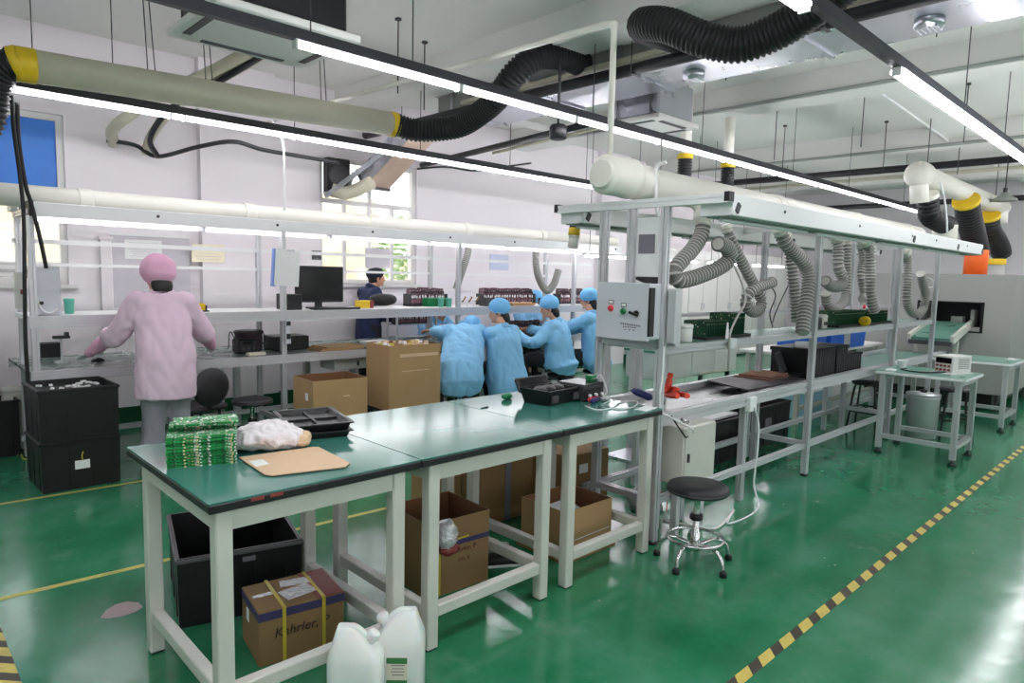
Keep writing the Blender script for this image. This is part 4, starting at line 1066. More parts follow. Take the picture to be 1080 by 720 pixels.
def round_stool(loc, rz, sz, label, seat_m='seat', base='chrome', sc=1.0):
    t = thing('round_stool', label, 'stool', loc, rz); r = .165
    s = MB().lathe([(.13, -.045), (r * .97, -.04), (r, -.03), (r, -.012), (r * .95, -.002), (.05, 0)], (0, 0, sz), 0, 28).build('seat', seat_m, t)
    MB().lathe([(r * 1.004, -.034), (r * 1.012, -.028), (r * 1.004, -.022)], (0, 0, sz), 0, 28).build('seat_band', 'darkgrey', s)
    MB().lathe([(.05, sz - .05), (.022, sz - .07), (.018, sz - .12), (.018, .18), (.026, .175), (.026, .12), (.034, .10), (.034, .075)], (0, 0, 0), 0, 16).build('column', base, t)
    MB().lathe([(.03, 0), (.036, .006), (.036, .03), (.03, .036)], (0, 0, sz * .55), 0, 12).box((.05, 0, sz - .06), (.09, .02, .012)).build('height_screw', 'black', t)
    ring = [(.15 * math.cos(a), .15 * math.sin(a), .14) for a in [2 * PI * k / 28 for k in range(29)]]
    MB().tube(ring, .009, 0, 8, caps=False).build('foot_ring', base, t)
    for k in range(5):
        a = 2 * PI * k / 5 + .35; c, s_ = math.cos(a), math.sin(a)
        lg = MB().tube(smooth_path([(.025 * c, .025 * s_, .10), (.12 * c, .12 * s_, .124), (.185 * c, .185 * s_, .09), (.205 * c, .205 * s_, .028)], 6), .0115, 0, 10).build('leg', base, t)
        MB().lathe([(.02, 0), (.02, .02), (.014, .03)], (.207 * c, .207 * s_, 0), 0, 10).build('foot', 'rubber', lg)
    return t
round_stool((3.235, 1.86, 0), .35, .44, 'chrome stool with round black seat standing before the third work table')
st = round_stool((2.36, 5.62, 0), .1, .45, 'round black stool with pole base in front of the left bench')
t = thing('backrest_chair', 'dark chair half hidden behind the pink worker', 'chair', (1.93, 5.70, 0), .3)
MB().box((0, 0, .42), (.36, .34, .05), bev=.02, seg=2).build('seat', 'seat', t)
MB().ell((.0, -.19, .60), (.17, .035, .16)).build('backrest', 'seat', t)
for sx in (-.14, .14):
    for sy in (-.13, .13): MB().cyl((sx, sy, 0), (sx * .9, sy * .9, .40), .012, 0, 8).build('leg', 'black', t)
MB().bar((0, -.17, .42), (0, -.18, .55), .04, .012).build('back_strut', 'black', t)

# cartons in front of the left bench
k6 = open_carton(.48, .40, .34, (2.81, 5.10, .33), math.radians(-4), 'open empty brown carton on the black box before the left bench', 'card')
MB().box((-.242, -.08, .2), (.002, .05, .06)).build('sticker', 'paper', k6)
MB().box((0, -.2015, .02), (.46, .002, .004)).box((.05, -.2015, .2), (.06, .002, .01)).build('scuff', 'cardboardlight', k6)
crate(.50, .42, .32, 'black crate supporting the open empty carton before the left bench', (2.81, 5.10, 0), math.radians(-4), rim='black')
k7 = open_carton(.56, .42, .60, (3.69, 5.30, .29), math.radians(-3), 'tall brown carton filled with parts before the blue workers', 'card')
MB().box((.04, -.2115, .505), (.42, .002, .03)).box((.0, -.2115, .36), (.30, .002, .008)).build('clear_tape', 'cardboardlight', k7)
b = MB()
for k in range(60): b.box((R_.uniform(-.26, .26), R_.uniform(-.18, .18), .575 + R_.uniform(0, .03)), (.04, .025, .02), R_.randrange(3), rz=R_.uniform(0, 3))
b.build('loose_parts', ['paper', 'cardboardlight', 'strap'], k7)['kind'] = 'stuff'
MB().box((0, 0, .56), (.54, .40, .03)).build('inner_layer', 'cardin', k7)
crate(.56, .44, .28, 'low black crate under the tall filled carton', (3.69, 5.30, 0), math.radians(-3), rim='black')
# ================================================================== CONVEYOR LINE
YN, YR = 2.165, 2.60
cl = thing('conveyor_line', 'long aluminium framed assembly line with light trunks, shelf and conveyor', 'assembly line', (6.0, 2.4, 0), world=True)
FX = (3.275, 5.40, 7.36, 8.68)
for x in FX:
    MB().extr((x, YN, .02), (x, YN, 1.955), .045).build('post', 'alu', cl)
    MB().extr((x, YR, .02), (x, YR, 1.955), .045).build('post', 'alu', cl)
    MB().extr((x, 1.78, 1.978), (x, 2.98, 1.978), .048).build('cross_rail', 'aluwhite', cl)
    MB().extr((x, YN + .023, .26), (x, YR - .023, .26), .04).build('cross_rail', 'alu', cl)
    MB().lathe([(.03, 0), (.03, .012), (.012, .02)], (x, YN, 0), 0, 12).lathe([(.03, 0), (.03, .012), (.012, .02)], (x, YR, 0), 0, 12).build('levelling_foot', 'black', cl)
MB().extr((3.275, 2.395, 1.30), (3.275, 2.395, 1.955), .045).build('short_post', 'alu', cl)
MB().box((3.275, 1.79, 1.985), (.05, .03, .05)).box((3.275, 2.985, 1.985), (.05, .03, .05)).build('end_cap', 'black', cl)
def trunk(y0, y1, label):
    b = MB()
    b.span((3.30, y0, 1.89), (8.78, y1, 2.0), bev=.004)
    t = b.build('light_trunk', 'aluwhite', cl)
    MB().span((3.32, y0 + .03, 1.884), (8.77, y1 - .03, 1.89)).build('reflector', 'ductside', t)  # grey-green colour holds the white underside's shade and green bounce
    q = MB()
    for x in (3.9, 5.1, 6.3, 7.0, 8.1): q.cyl((x, y0 - .001, 1.955), (x, y0 - .006, 1.955), .009, seg=8)
    q.build('bolt', 'darkgrey', t)
    q = MB()
    for x in (3.34, 6.35, 7.75, 8.75): q.box((x, y0 - .004, 1.93), (.03, .012, .05), rot=Matrix.Rotation(.5, 3, 'Y'))
    q.build('hook', 'darkgrey', t)
    for k in range(4): MB().box((3.9 + 1.25 * k, (y0 + y1) / 2, 1.874), (1.1, .03, .02), bev=.006).build('lamp_tube', 'aluwhite', t)
    return t
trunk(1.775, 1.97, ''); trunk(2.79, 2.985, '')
MB().span((3.30, 2.20, 1.135), (8.75, 2.585, 1.150)).build('shelf_board', 'aluwhite', cl)
MB().span((3.33, 2.215, 1.1502), (8.7, 2.58, 1.156)).build('shelf_mat', 'mattop2', cl)
MB().extr((3.30, 2.185, 1.14), (8.78, 2.185, 1.14), .045).build('shelf_rail', 'alu', cl)
MB().extr((3.30, 2.60, 1.30), (8.78, 2.60, 1.30), .03).build('hanging_rail', 'alu', cl)
MB().extr((3.275, YN, 1.175), (3.275, YR, 1.175), .045).build('box_rail', 'alu', cl)
# conveyor bed
bd = MB().span((3.31, 2.20, .69), (9.4, 2.72, .715)).build('conveyor_bed', 'steel', cl)
MB().extr((3.31, 2.205, .725), (9.4, 2.205, .725), .06, h=.075).extr((3.31, 2.735, .735), (9.4, 2.735, .735), .05).build('side_rail', 'alu', cl)
MB().span((5.45, 2.24, .716), (9.35, 2.70, .722)).build('belt', 'mattop2', cl)
for x in (4.45, 5.50, 7.2, 8.6):
    MB().extr((x, 2.72, .02), (x, 2.72, .70), .04).build('leg', 'alu', cl)
MB().extr((4.42, 2.215, .0), (4.42, 2.215, .69), .045).build('leg', 'alu', cl)
MB().extr((3.31, 2.185, .245), (8.66, 2.185, .245), .04).build('floor_rail', 'alu', cl)
MB().extr((3.31, 2.72, .20), (8.66, 2.72, .20), .04).build('floor_rail', 'alu', cl)
t = MB().box((4.42, 2.165, .70), (.10, .04, .10), bev=.004).build('socket_block', 'aluwhite', cl)

# control box
t = thing('control_box', 'grey electrical control box with red and green buttons on the frame end', 'control box', (3.2, 2.345, 1.205), world=True)
MB().box((3.20, 2.345, 1.365), (.12, .365, .315), bev=.006).build('casing', 'boxgrey', t)
d = MB().box((3.135, 2.338, 1.362), (.016, .368, .325), bev=.003).build('door', 'boxgrey', t)
MB().box((3.148, 2.152, 1.365), (.045, .012, .27)).build('door_gasket', 'black', t)
def pushbutton(y, z, m_):
    b = MB().lathe([(.019, 0), (.019, .006), (.013, .008), (.013, .018), (.010, .020)], (3.127, y, z), 0, 16, (-1, 0, 0)); b.build('push_button', m_, t)
    q = MB().box((3.1262, y, z + .036), (.003, .036, .022)).build('button_tag', 'black', t); MB().box((3.1245, y, z + .036), (.002, .028, .014)).build('tag_card', 'paper', t)
pushbutton(2.415, 1.375, 'red'); pushbutton(2.325, 1.362, 'greenplastic')
k = MB().lathe([(.017, 0), (.017, .008), (.012, .01)], (3.127, 2.235, 1.355), 0, 14, (-1, 0, 0)); k.box((3.112, 2.247, 1.352), (.012, .06, .014), rot=Matrix.Rotation(.25, 3, 'X')); k.build('selector_switch', 'black', t)
b = MB()
for j in range(9): b.box((3.1265, 2.34 - .016 * j, 1.292 - .0009 * j), (.0015, .011, .010))
for j in range(6): b.box((3.1265, 2.32 - .016 * j, 1.274), (.0015, .011, .007))
for j in range(3): b.box((3.1265, 2.31 - .03 * j, 1.259), (.0015, .014, .006))
b.build('lettering', 'inkgrey', t)
# trunking beside it and grey cover on the near post
o = MB().box((3.30, 2.105, 1.34), (.05, .05, .30)).box((3.36, 2.15, 1.33), (.05, .09, .33), bev=.004).build('cable_trunking', 'alu'); tag(o, 'grey slotted cable trunking on the near post beside the control box', 'trunking')
cable('power_cable', [(3.262, 2.135, 1.17), (3.258, 2.132, 1.0), (3.235, 2.128, .90), (3.250, 2.125, .80), (3.29, 2.10, .77), (3.40, 2.02, .70), (3.47, 2.04, .66)], .006, 'aluwhite', 'white cable running down the near post past the control box')
cable('power_cable', [(3.40, 2.155, .75), (3.40, 2.09, .68), (3.44, 2.07, .63), (3.48, 2.09, .66), (3.47, 2.13, .73)], .005, 'rubber', 'black cable loop hanging in front of the white cabinet')
t = thing('air_fitting', 'small brass and white air fitting hanging in front of the conveyor end', 'fitting', (3.5, 2.12, .70))
MB().cyl((-.03, 0, .02), (.03, 0, 0), .012, 0, 10).build('fitting_body', 'chrome', t); MB().cyl((.03, 0, 0), (.045, 0, -.03), .009, 0, 8).build('nozzle', 'aluwhite', t)
# display panel between the posts
t = thing('wall_meter', 'white framed display panel hung between the end posts above the control box', 'panel', (3.305, 2.29, 1.56))
MB().box((0, 0, .17), (.03, .20, .34), bev=.004).build('frame_panel', 'aluwhite', t)
MB().box((-.017, .01, .19), (.003, .11, .11)).build('display', 'inkgrey', t)
o = MB().box((0, 0, .06), (.10, .16, .12), rot=Matrix.Rotation(.3, 3, 'X'), bev=.006).build('vent_unit', 'darkgrey'); tag(o, 'small dark slotted unit behind the posts on top of the control box', 'unit'); o.location = (3.36, 2.30, 1.50)
# blower housing behind posts
t = thing('blower_housing', 'white rounded machine housing behind the end posts left of the display panel', 'machine', (4.30, 3.06, 0))
MB().box((0, 0, 1.20), (.40, .36, .12), bev=.03, seg=2).build('body', 'cabinet', t)
for sx in (-.17, .17):
    for sy in (-.15, .15): MB().box((sx, sy, .575), (.04, .04, 1.15)).build('leg', 'alu', t)
MB().box((0, 0, .16), (.34, .30, .03)).build('lower_shelf', 'galv', t)
MB().tube(smooth_path([(-.12, 0, 1.24), (-.12, 0, 1.56), (-.02, 0, 1.66), (.1, 0, 1.56), (.13, 0, 1.26)], 8), .035, 0, 12).build('arch_handle', 'cabinet', t)
MB().lathe([(.15, 0), (.15, .05), (.12, .10), (.05, .12)], (0, 0, 1.24), 0, 20).build('hood', 'cabinet', t)

# tools at the conveyor start
for k, (dx, dy, rz, lb) in enumerate(((0, 0, 1.0, 'front'), (.04, .03, .6, 'rear'))):
    t = thing('pliers', 'red handled pliers in the pile at the conveyor start, %s pair' % lb, 'pliers', (3.62 + dx * 1.6, 2.33 + dy, .765 + .025 * k), rz); t.scale = (1.55, 1.55, 1.55)
    for s in (-1, 1): MB().tube(smooth_path([(0, .003 * s, .04), (-.05, .024 * s, .05), (-.10, .03 * s, .055), (-.14, .02 * s, .06)], 5), .011, 0, 8).build('handle', 'redorange', t)
    MB().lathe([(.014, -.006), (.014, .006)], (0, 0, .04), 0, 12).box((.035, 0, .038), (.06, .016, .012)).build('jaw', 'chrome', t)
t = thing('screwdriver', 'upright orange handled screwdriver sticking out of the tool pile', 'screwdriver', (3.63, 2.34, .762)); t.scale = (1.3, 1.3, 1.15)
MB().lathe([(.006, 0), (.016, .01), (.017, .07), (.012, .09), (.016, .10), (.012, .115)], (.0, 0, .06), 0, 12, (.25, 0, 1)).build('handle', 'redorange', t); MB().cyl((0, 0, .065), (-.016, 0, 0), .004, 0, 8).build('shaft', 'chrome', t)
t = thing('screwdriver', 'blue handled screwdriver lying at the left of the orange tool pile', 'screwdriver', (3.52, 2.37, .763), 1.9); t.scale = (1.5, 1.5, 1.5)
MB().lathe([(.006, 0), (.015, .01), (.016, .07), (.011, .09)], (0, 0, .03), 0, 12, (1, 0, .3)).build('handle', 'navyhandle', t); MB().cyl((.08, 0, .05), (.17, 0, .08), .004, 0, 8).build('shaft', 'chrome', t)
# boards on the conveyor
o = MB().prism([(4.55, 2.26), (5.5, 2.24), (5.52, 2.69), (4.75, 2.70)], .763, .772).build('black_mat', 'pad'); tag(o, 'dark thin board laid across the conveyor behind the tool pile', 'board')
for k, lb in enumerate(('lower', 'upper')):
    o = MB().box((0, 0, .006), (.46 - .06 * k, .30 - .04 * k, .011)).box((0, 0, .0125), (.40 - .06 * k, .25 - .04 * k, .002), 1).build('brown_board', ['brownboard', 'cardin']); tag(o, '%s reddish brown board on the dark board of the conveyor' % lb, 'board'); o.location = (5.33, 2.52, .7722 + .0135 * k); o.rotation_euler.z = .05 + .06 * k
# black standing trays
rk = MB().box((0, 0, .125), (.035, .36, .25), bev=.008)
for s in (-1, 1): rk.box((.02 * s, 0, .235), (.012, .37, .03)); 
for j in range(5): rk.box((.019, -.15 + .075 * j, .12), (.006, .02, .21))
rk = rk.build('esd_tray', 'black')
for k in range(22):
    o = rk if k == 0 else rk.copy()
    if k: COL.objects.link(o)
    o.location = (5.72 + .052 * k + (.03 if k > 9 else 0), 2.46, .7225); o.rotation_euler.y = R_.uniform(-.02, .02); o.scale.z = 1.08 if k < 15 else .72
    tag(o, 'upright black component tray in the row standing on the conveyor', 'tray', 'upright black trays on the conveyor')
t = thing('laptop', 'open dark grey panel leaning at the left end of the black trays', 'panel', (5.60, 2.50, .7725), .25)
MB().box((0, 0, .10), (.30, .015, .17), rot=Matrix.Rotation(-.35, 3, 'X')).build('lid', 'darkgrey', t); MB().box((0, -.1, .006), (.26, .12, .010)).build('base_plate', 'black', t)
t = thing('tape_roll', 'white roll on top of the black trays under the grey hoses', 'roll', (5.84, 2.40, .993)); MB().lathe([(.03, 0), (.085, 0), (.085, .045), (.03, .045)], (0, 0, 0), 0, 22).build('roll_body', 'paper', t); MB().lathe([(.028, .002), (.034, .002), (.034, .044), (.028, .044)], (0, 0, 0), 0, 16).build('core', 'card', t)
# blue bins
for k, (x, y, w, lb) in enumerate(((7.55, 3.15, .50, 'left'), (8.15, 3.15, .46, 'middle'), (8.78, 3.15, .50, 'right'))):
    t = thing('blue_bin', '%s of the three blue plastic bins beyond the conveyor' % lb, 'bin', (x, y, .78)); MB().tray((0, 0, 0), (w, .36, .24), .012, flare=.015).build('bin_body', 'bluebin', t); MB().box((0, -.182, .225), (w + .01, .02, .02)).box((0, .182, .225), (w + .01, .02, .02)).build('rim', 'bluebin', t)
t = thing('parts_table', 'white topped table beyond the conveyor carrying the blue bins', 'table', (8.5, 3.35, 0), world=True)
MB().span((7.2, 3.0, .745), (9.8, 3.7, .779), bev=.004).build('table_top', 'cabinet', t)
for x in (7.3, 9.7):
    for y in (3.06, 3.64): MB().box((x, y, .3725), (.05, .05, .745)).build('leg', 'cream', t)
MB().span((7.3, 3.04, .15), (9.7, 3.08, .19)).span((7.3, 3.62, .15), (9.7, 3.66, .19)).build('stretcher', 'cream', t)
for k, (x, z, m_, lb) in enumerate(((7.9, .2, 'lightblue', 'pale blue'), (8.7, .2, 'paper', 'white'))):
    t = thing('storage_box', '%s flat storage box on the floor under the parts table' % lb, 'box', (x, 3.3, 0)); MB().tray((0, 0, 0), (.62, .42, .30), .012).build('box_body', m_, t); MB().box((0, 0, .306), (.64, .44, .02), bev=.005).build('lid', 'paper', t)

# goods on the middle shelf
ZM = 1.1565
t = thing('spray_can', 'purple and yellow spray can on the middle shelf beside the near post', 'spray can', (3.62, 2.30, ZM)); MB().lathe([(.028, 0), (.03, .004), (.03, .13)], (0, 0, 0), 0, 18).build('can_body', 'purple', t); MB().lathe([(.0305, .055), (.0305, .105)], (0, 0, 0), 0, 18).build('label_band', 'yellow', t); MB().lathe([(.03, .13), (.024, .15), (.012, .154), (.012, .17)], (0, 0, 0), 0, 16).build('cap', 'darkgrey', t); MB().lathe([(.0306, .02), (.0306, .032)], (0, 0, 0), 0, 18).build('red_band', 'cardred', t)
t = thing('white_jar', 'white lidded jar on the middle shelf beside the spray can', 'jar', (3.76, 2.31, ZM)); MB().lathe([(.045, 0), (.048, .004), (.048, .085), (.044, .09)], (0, 0, 0), 0, 20).build('jar_body', 'jug', t); MB().lathe([(.051, .086), (.051, .108), (.046, .112)], (0, 0, 0), 0, 20).build('lid', 'paper', t)
b = MB().loft([((0, 0, 0), (.06, 0, 0), (0, .04, 0)), ((0, 0, .08), (.065, 0, 0), (0, .045, 0)), ((.01, 0, .15), (.06, 0, 0), (0, .035, 0)), ((.03, 0, .20), (.035, 0, 0), (0, .02, 0))], 0, 16)
for v in b.v: v += V((noise.noise(v * 25), noise.noise(v * 25 + V((4, 0, 0))), noise.noise(v * 25 + V((0, 4, 0))) if v.z > .01 else 0)) * .012
o = b.build('white_wrap', 'paper'); tag(o, 'white folded paper bag on the middle shelf behind the near post', 'bag'); o.location = (3.53, 2.42, ZM)
pan = MB().box((0, 0, .07), (.004, .18, .14))
rr = random.Random(5)
for j in range(26): h = rr.uniform(.004, .01); pan.box((.002 + h / 2, rr.uniform(-.08, .08), rr.uniform(.012, .128)), (h, rr.uniform(.008, .018), rr.uniform(.008, .016)), 1 + j % 2)
pan = pan.build('circuit_card', ['pcbdark', 'greenplastic', 'galv'])
def panel_row(xs, y, z, sc, lab, lean=0, first=[1]):
    for x in xs:
        o = pan if first[0] else pan.copy()
        if not first[0]: COL.objects.link(o)
        first[0] = 0
        o.location = (x, y, z); o.scale = (1, 1, sc); o.rotation_euler.y = lean + R_.uniform(-.03, .03); tag(o, lab, 'circuit board', lab)
t = thing('component_tray', 'black tray under the dark green boards on the left of the middle shelf', 'tray', (4.28, 2.40, ZM)); MB().tray((0, 0, 0), (.62, .24, .02), .008).build('tray_body', 'black', t)
panel_row([4.04 + .03 * k for k in range(10)], 2.40, ZM + .0085, .8, 'dark green board upright in the left half of the shelf tray')
panel_row([4.38 + .028 * k for k in range(7)], 2.40, ZM + .0085, 1.12, 'taller dark green board upright in the right half of the shelf tray')
o = MB().add([(0, 0, 0), (.05, 0, 0), (.05, .004, 0), (0, .004, 0), (.012, 0, .11), (.028, 0, .11), (.028, .004, .11), (.012, .004, .11)], [(0, 1, 5, 4), (2, 3, 7, 6), (1, 2, 6, 5), (3, 0, 4, 7), (4, 5, 6, 7), (3, 2, 1, 0)]).build('paper_tag', 'paper'); tag(o, 'white pointed tag standing before the taller green boards', 'tag'); o.location = (4.23, 2.27, ZM)
t = thing('component_tray', 'black tray under the green boards on the right of the middle shelf', 'tray', (6.95, 2.40, ZM)); MB().tray((0, 0, 0), (1.5, .26, .02), .008).build('tray_body', 'black', t)
panel_row([6.25 + .036 * k for k in range(20)], 2.40, ZM + .0085, .95, 'green board upright in the long tray behind the grey hoses')
panel_row([7.03 + .036 * k for k in range(17)], 2.40, ZM + .0085, .85, 'green board upright in the far half of the long tray')
t = thing('tape_roll', 'yellow roll lying at the front of the middle shelf', 'roll', (6.75, 2.24, ZM)); MB().lathe([(.03, -.03), (.045, -.03), (.045, .03), (.03, .03)], (0, 0, .046), 0, 18, (1, 0, 0)).build('roll_body', 'yellow', t); MB().lathe([(.028, -.029), (.032, -.029), (.032, .029), (.028, .029)], (0, 0, .046), 0, 14, (1, 0, 0)).build('core', 'card', t)
for k, (x, m_, lb) in enumerate(((5.72, 'paper', 'white'), (5.86, 'black', 'black'), (5.98, 'cream', 'cream'))):
    t = thing('small_instrument', '%s small instrument on the middle shelf right of the thick hoses' % lb, 'instrument', (x, 2.36, ZM)); MB().box((0, 0, .04 + .01 * k), (.10, .12, .08 + .02 * k), bev=.01).build('casing', m_, t); MB().box((0, -.062, .045), (.07, .004, .03)).build('display', 'screen', t)
for k, (x, c) in enumerate(((6.42, 'redorange'), (6.60, 'redorange'), (7.62, 'red'))):
    t = thing('small_bottle', '%s red capped small bottle among the boards on the middle shelf' % ('left', 'middle', 'right')[k], 'bottle', (x, 2.545, ZM)); MB().lathe([(.022, 0), (.024, .004), (.024, .10), (.012, .13)], (0, 0, 0), 0, 14).build('bottle_body', 'paper', t); MB().lathe([(.014, .13), (.014, .17), (.008, .175)], (0, 0, 0), 0, 12).build('cap', c, t)
cable('power_cable', [at(772, 275, 2.2), at(783, 300, 2.17), at(786, 318, 2.15), at(777, 335, 2.14), at(770, 352, 2.13), at(769, 372, 2.15), at(768, 390, 2.18)], .007, 'hose', 'grey cable curving down from the first hose to the shelf rail socket')
o = MB().box((0, 0, .03), (.05, .03, .07), bev=.004).box((.03, 0, .035), (.03, .03, .05)).build('shelf_socket', 'aluwhite'); tag(o, 'white socket block on the middle shelf rail', 'socket'); q = at(773, 362, 2.14); o.location = (q.x, 2.145, 1.11)
cable('power_cable', [(4.42, 2.14, .68), (4.46, 2.12, .55), (4.42, 2.10, .35), (4.40, 2.10, .15), (4.30, 2.02, .01), atz(768, 552, .008), atz(774, 538, .008), atz(757, 556, .008), atz(725, 553, .008), atz(700, 548, .008)], .006, 'aluwhite', 'white cable dropping from the conveyor socket and trailing past the chrome stool', 12)
cable('power_cable', [at(812, 300, 2.5), at(818, 312, 2.5), at(812, 330, 2.5), at(815, 345, 2.5)], .005, 'darkgrey', 'thin dark cable hanging between the second and third hose')
cable('power_cable', [at(832, 300, 2.5), at(826, 312, 2.5), at(818, 330, 2.5), at(815, 340, 2.55)], .005, 'darkgrey', 'thin dark cable crossing behind the thick hoses')

# white cabinet below the conveyor
t = thing('drive_cabinet', 'cream metal drive cabinet under the conveyor beside the chrome stool', 'cabinet', (3.60, 2.24, .36), world=True)
MB().span((3.43, 2.08, .33), (3.79, 2.34, .685), bev=.006).build('casing', 'cream', t)
MB().span((3.44, 2.072, .34), (3.78, 2.08, .675)).build('door', 'cream', t)
MB().box((3.47, 2.066, .5), (.012, .012, .05)).build('latch', 'darkgrey', t)
MB().span((3.45, 2.12, .005), (3.49, 2.16, .33)).span((3.73, 2.26, .005), (3.77, 2.30, .33)).span((3.45, 2.26, .005), (3.49, 2.30, .33)).span((3.73, 2.12, .005), (3.77, 2.16, .33)).build('leg', 'alu', t)
t = thing('foil_bag', 'shiny crumpled silver bag on the floor behind the chrome stool', 'bag', (3.62, 2.46, 0))
b = MB().ell((0, 0, .11), (.13, .10, .11), 0, nu=22, nv=14)
for v in b.v: v += V((noise.noise(v * 18), noise.noise(v * 18 + V((4, 0, 0))), noise.noise(v * 18 + V((0, 4, 0))) if v.z > .03 else 0)) * .04
b.build('bag_film', 'foil', t); MB().tube(smooth_path([(.02, -.09, .2), (.05, -.13, .14), (.04, -.14, .06)], 5), .004, 0, 6).build('red_tie', 'red', t)
# crates under conveyor
crate(.62, .48, .37, 'left black crate on the floor under the conveyor', (5.26, 3.02, 0), .0, rim='black')
cr = crate(.84, .42, .39, 'right black crate with grey label under the conveyor', (6.15, 3.02, 0), .0, rim='black')
MB().box((-.05, -.212, .22), (.13, .004, .10)).box((-.05, -.212, .11), (.09, .004, .10)).build('label_sheet', 'inkgrey', cr)
b = MB().tray((0, 0, 0), (.55, .38, .02), .01)
o = b.build('crate_sheet', 'paper'); tag(o, 'white film sheet lying across the left black crate', 'sheet'); o.location = (5.26, 3.02, .3705)
# main exhaust pipe on the frame
t = thing('exhaust_main', 'thick white plastic exhaust pipe lying along the top of the assembly line', 'pipe', (5.5, 2.5, 2.0), world=True)
ym, zm = 2.46, 2.125
MB().lathe([(.075, -.02), (.083, -.012), (.083, 0), (.098, .004), (.112, .02), (.112, .20), (.118, .205), (.118, .25), (.104, .27)], (3.06, ym, zm + .01), 0, 26, (1, 0, 0)).build('end_cap', 'pvc', t)
MB().tube([(3.28, ym, zm), (8.9, ym, zm)], .098, 0, 24).build('pipe_run', 'pvc', t)
b = MB()
for x in (3.42, 5.2, 6.9, 8.4): b.lathe([(.100, -.06), (.106, -.055), (.106, .055), (.100, .06)], (x, ym, zm), 0, 24, (1, 0, 0))
b.build('coupling', 'pvc', t)
for k, (px, py, yy) in enumerate(((742, 226, 2.30), (822, 237, 2.30), (882, 248, 2.30), (912, 252, 2.30), (955, 264, 2.30))):
    p = at(px, py, yy); MB().lathe([(.05, -.055), (.064, -.03), (.064, .03), (.05, .045)], p, 0, 6, (.0, -.2, 1)).tube([p + V((0, .01, .03)), V((p.x, 2.37, 2.06)), V((p.x, ym, zm))], .045, 0, 12).build('branch_socket', 'pvc', t)
cable('hanging_cable', [(3.45, 2.30, 2.235), (3.44, 2.36, 2.2), (3.43, 2.345, 2.02), (3.46, 2.34, 1.90), (3.55, 2.33, 1.80)], .010, 'aluwhite', 'thin white tube hanging from the big pipe down behind the end posts')
# grey hoses: pixel paths on a plane
def ph(pts, y, y2=None):
    n = len(pts) - 1
    return [at(x, yy, y + ((y2 - y) * i / n if y2 else 0)) for i, (x, yy) in enumerate(pts)]
G = 'grey exhaust hoses over the assembly line'
HS = [
 ([(742, 234), (739, 249), (730, 263), (719, 275), (711, 285), (714, 295), (728, 294), (748, 287), (764, 279), (770, 270), (766, 260), (757, 257)], 2.30, 2.16, .043, 'grey ribbed hose looping under the pipe nearest the control box'),
 ([(767, 240), (770, 252), (778, 268), (788, 287), (797, 304), (803, 316), (801, 326), (794, 329), (787, 322), (788, 312), (797, 304), (808, 300), (816, 297)], 2.50, 2.36, .037, 'grey ribbed hose with a curled end hanging over the dark green boards'),
 ([(822, 243), (829, 257), (842, 270), (850, 283), (853, 297), (851, 315), (848, 335), (846, 352)], 2.26, 2.10, .045, 'thick grey ribbed hose on the near side dropping to the black trays'),
 ([(828, 250), (834, 268), (836, 285), (838, 305), (840, 325), (841, 339)], 2.52, 2.40, .046, 'thick grey ribbed hose behind another one above the black trays'),
 ([(882, 251), (884, 262), (884, 280), (888, 292), (887, 301), (878, 302), (870, 296)], 2.30, 2.22, .042, 'grey hose with a short hooked end, left of the far pair'),
 ([(893, 255), (893, 275), (893, 298), (891, 316), (882, 325), (873, 321), (871, 309)], 2.55, 2.45, .040, 'grey hose hanging lower behind the hooked one'),
 ([(912, 255), (917, 264), (918, 285), (918, 305), (920, 320), (923, 329)], 2.30, 2.24, .043, 'straight grey hose hanging over the green boards of the far tray'),
 ([(908, 258), (910, 275), (908, 292), (911, 310), (909, 316)], 2.58, 2.52, .038, 'short dim grey hose behind the straight one'),
 ([(955, 267), (958, 279), (957, 297), (956, 315), (960, 327), (967, 331), (974, 325), (976, 311), (973, 298), (971, 288)], 2.30, 2.22, .040, 'grey hose bent in a deep U shape nearest the big machine'),
]
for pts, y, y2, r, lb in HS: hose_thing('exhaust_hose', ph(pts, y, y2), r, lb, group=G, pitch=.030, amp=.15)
cable('wire_loop', ph([(978, 292), (984, 296), (984, 302), (976, 303)], 2.25), .006, 'aluwhite', 'white wire ring at the raised end of the U shaped hose')

# ================================================================== RIGHT SIDE: end tables, machine, pipe
def end_table(x0, x1, y0, y1, zt, label):
    t = thing('end_table', label, 'table', ((x0 + x1) / 2, (y0 + y1) / 2, 0), world=True)
    tp = MB().span((x0, y0, zt - .03), (x1, y1, zt - .004), bev=.004).build('table_top', 'aluwhite', t)
    MB().span((x0 + .004, y0 + .004, zt - .0038), (x1 - .004, y1 - .004, zt)).build('green_mat', 'mattop2', tp)
    for x in (x0 + .05, x1 - .05):
        for y in (y0 + .06, y1 - .06):
            lg = MB().extr((x, y, .05), (x, y, zt - .03), .045).build('leg', 'alu', t)
            MB().lathe([(.035, 0), (.035, .015), (.012, .03), (.012, .05)], (x, y, 0), 0, 12).build('foot', 'black', lg)
    for x in (x0 + .05, x1 - .05): MB().extr((x, y0 + .083, .16), (x, y1 - .083, .16), .04).build('stretcher', 'alu', t)
    MB().extr((x0 + .073, y0 + .06, .16), (x1 - .073, y0 + .06, .16), .04).build('stretcher', 'alu', t)
    MB().extr((x0 + .073, y0 + .06, zt - .055), (x1 - .073, y0 + .06, zt - .055), .04).extr((x0 + .073, y1 - .06, zt - .055), (x1 - .073, y1 - .06, zt - .055), .04).build('apron', 'alu', t)
    return t
end_table(6.68, 7.32, 1.385, 2.10, .765, 'pale green topped aluminium table carrying the power supply at the line end')
end_table(8.68, 9.42, 1.40, 2.14, .745, 'second pale green topped aluminium table in front of the machine')
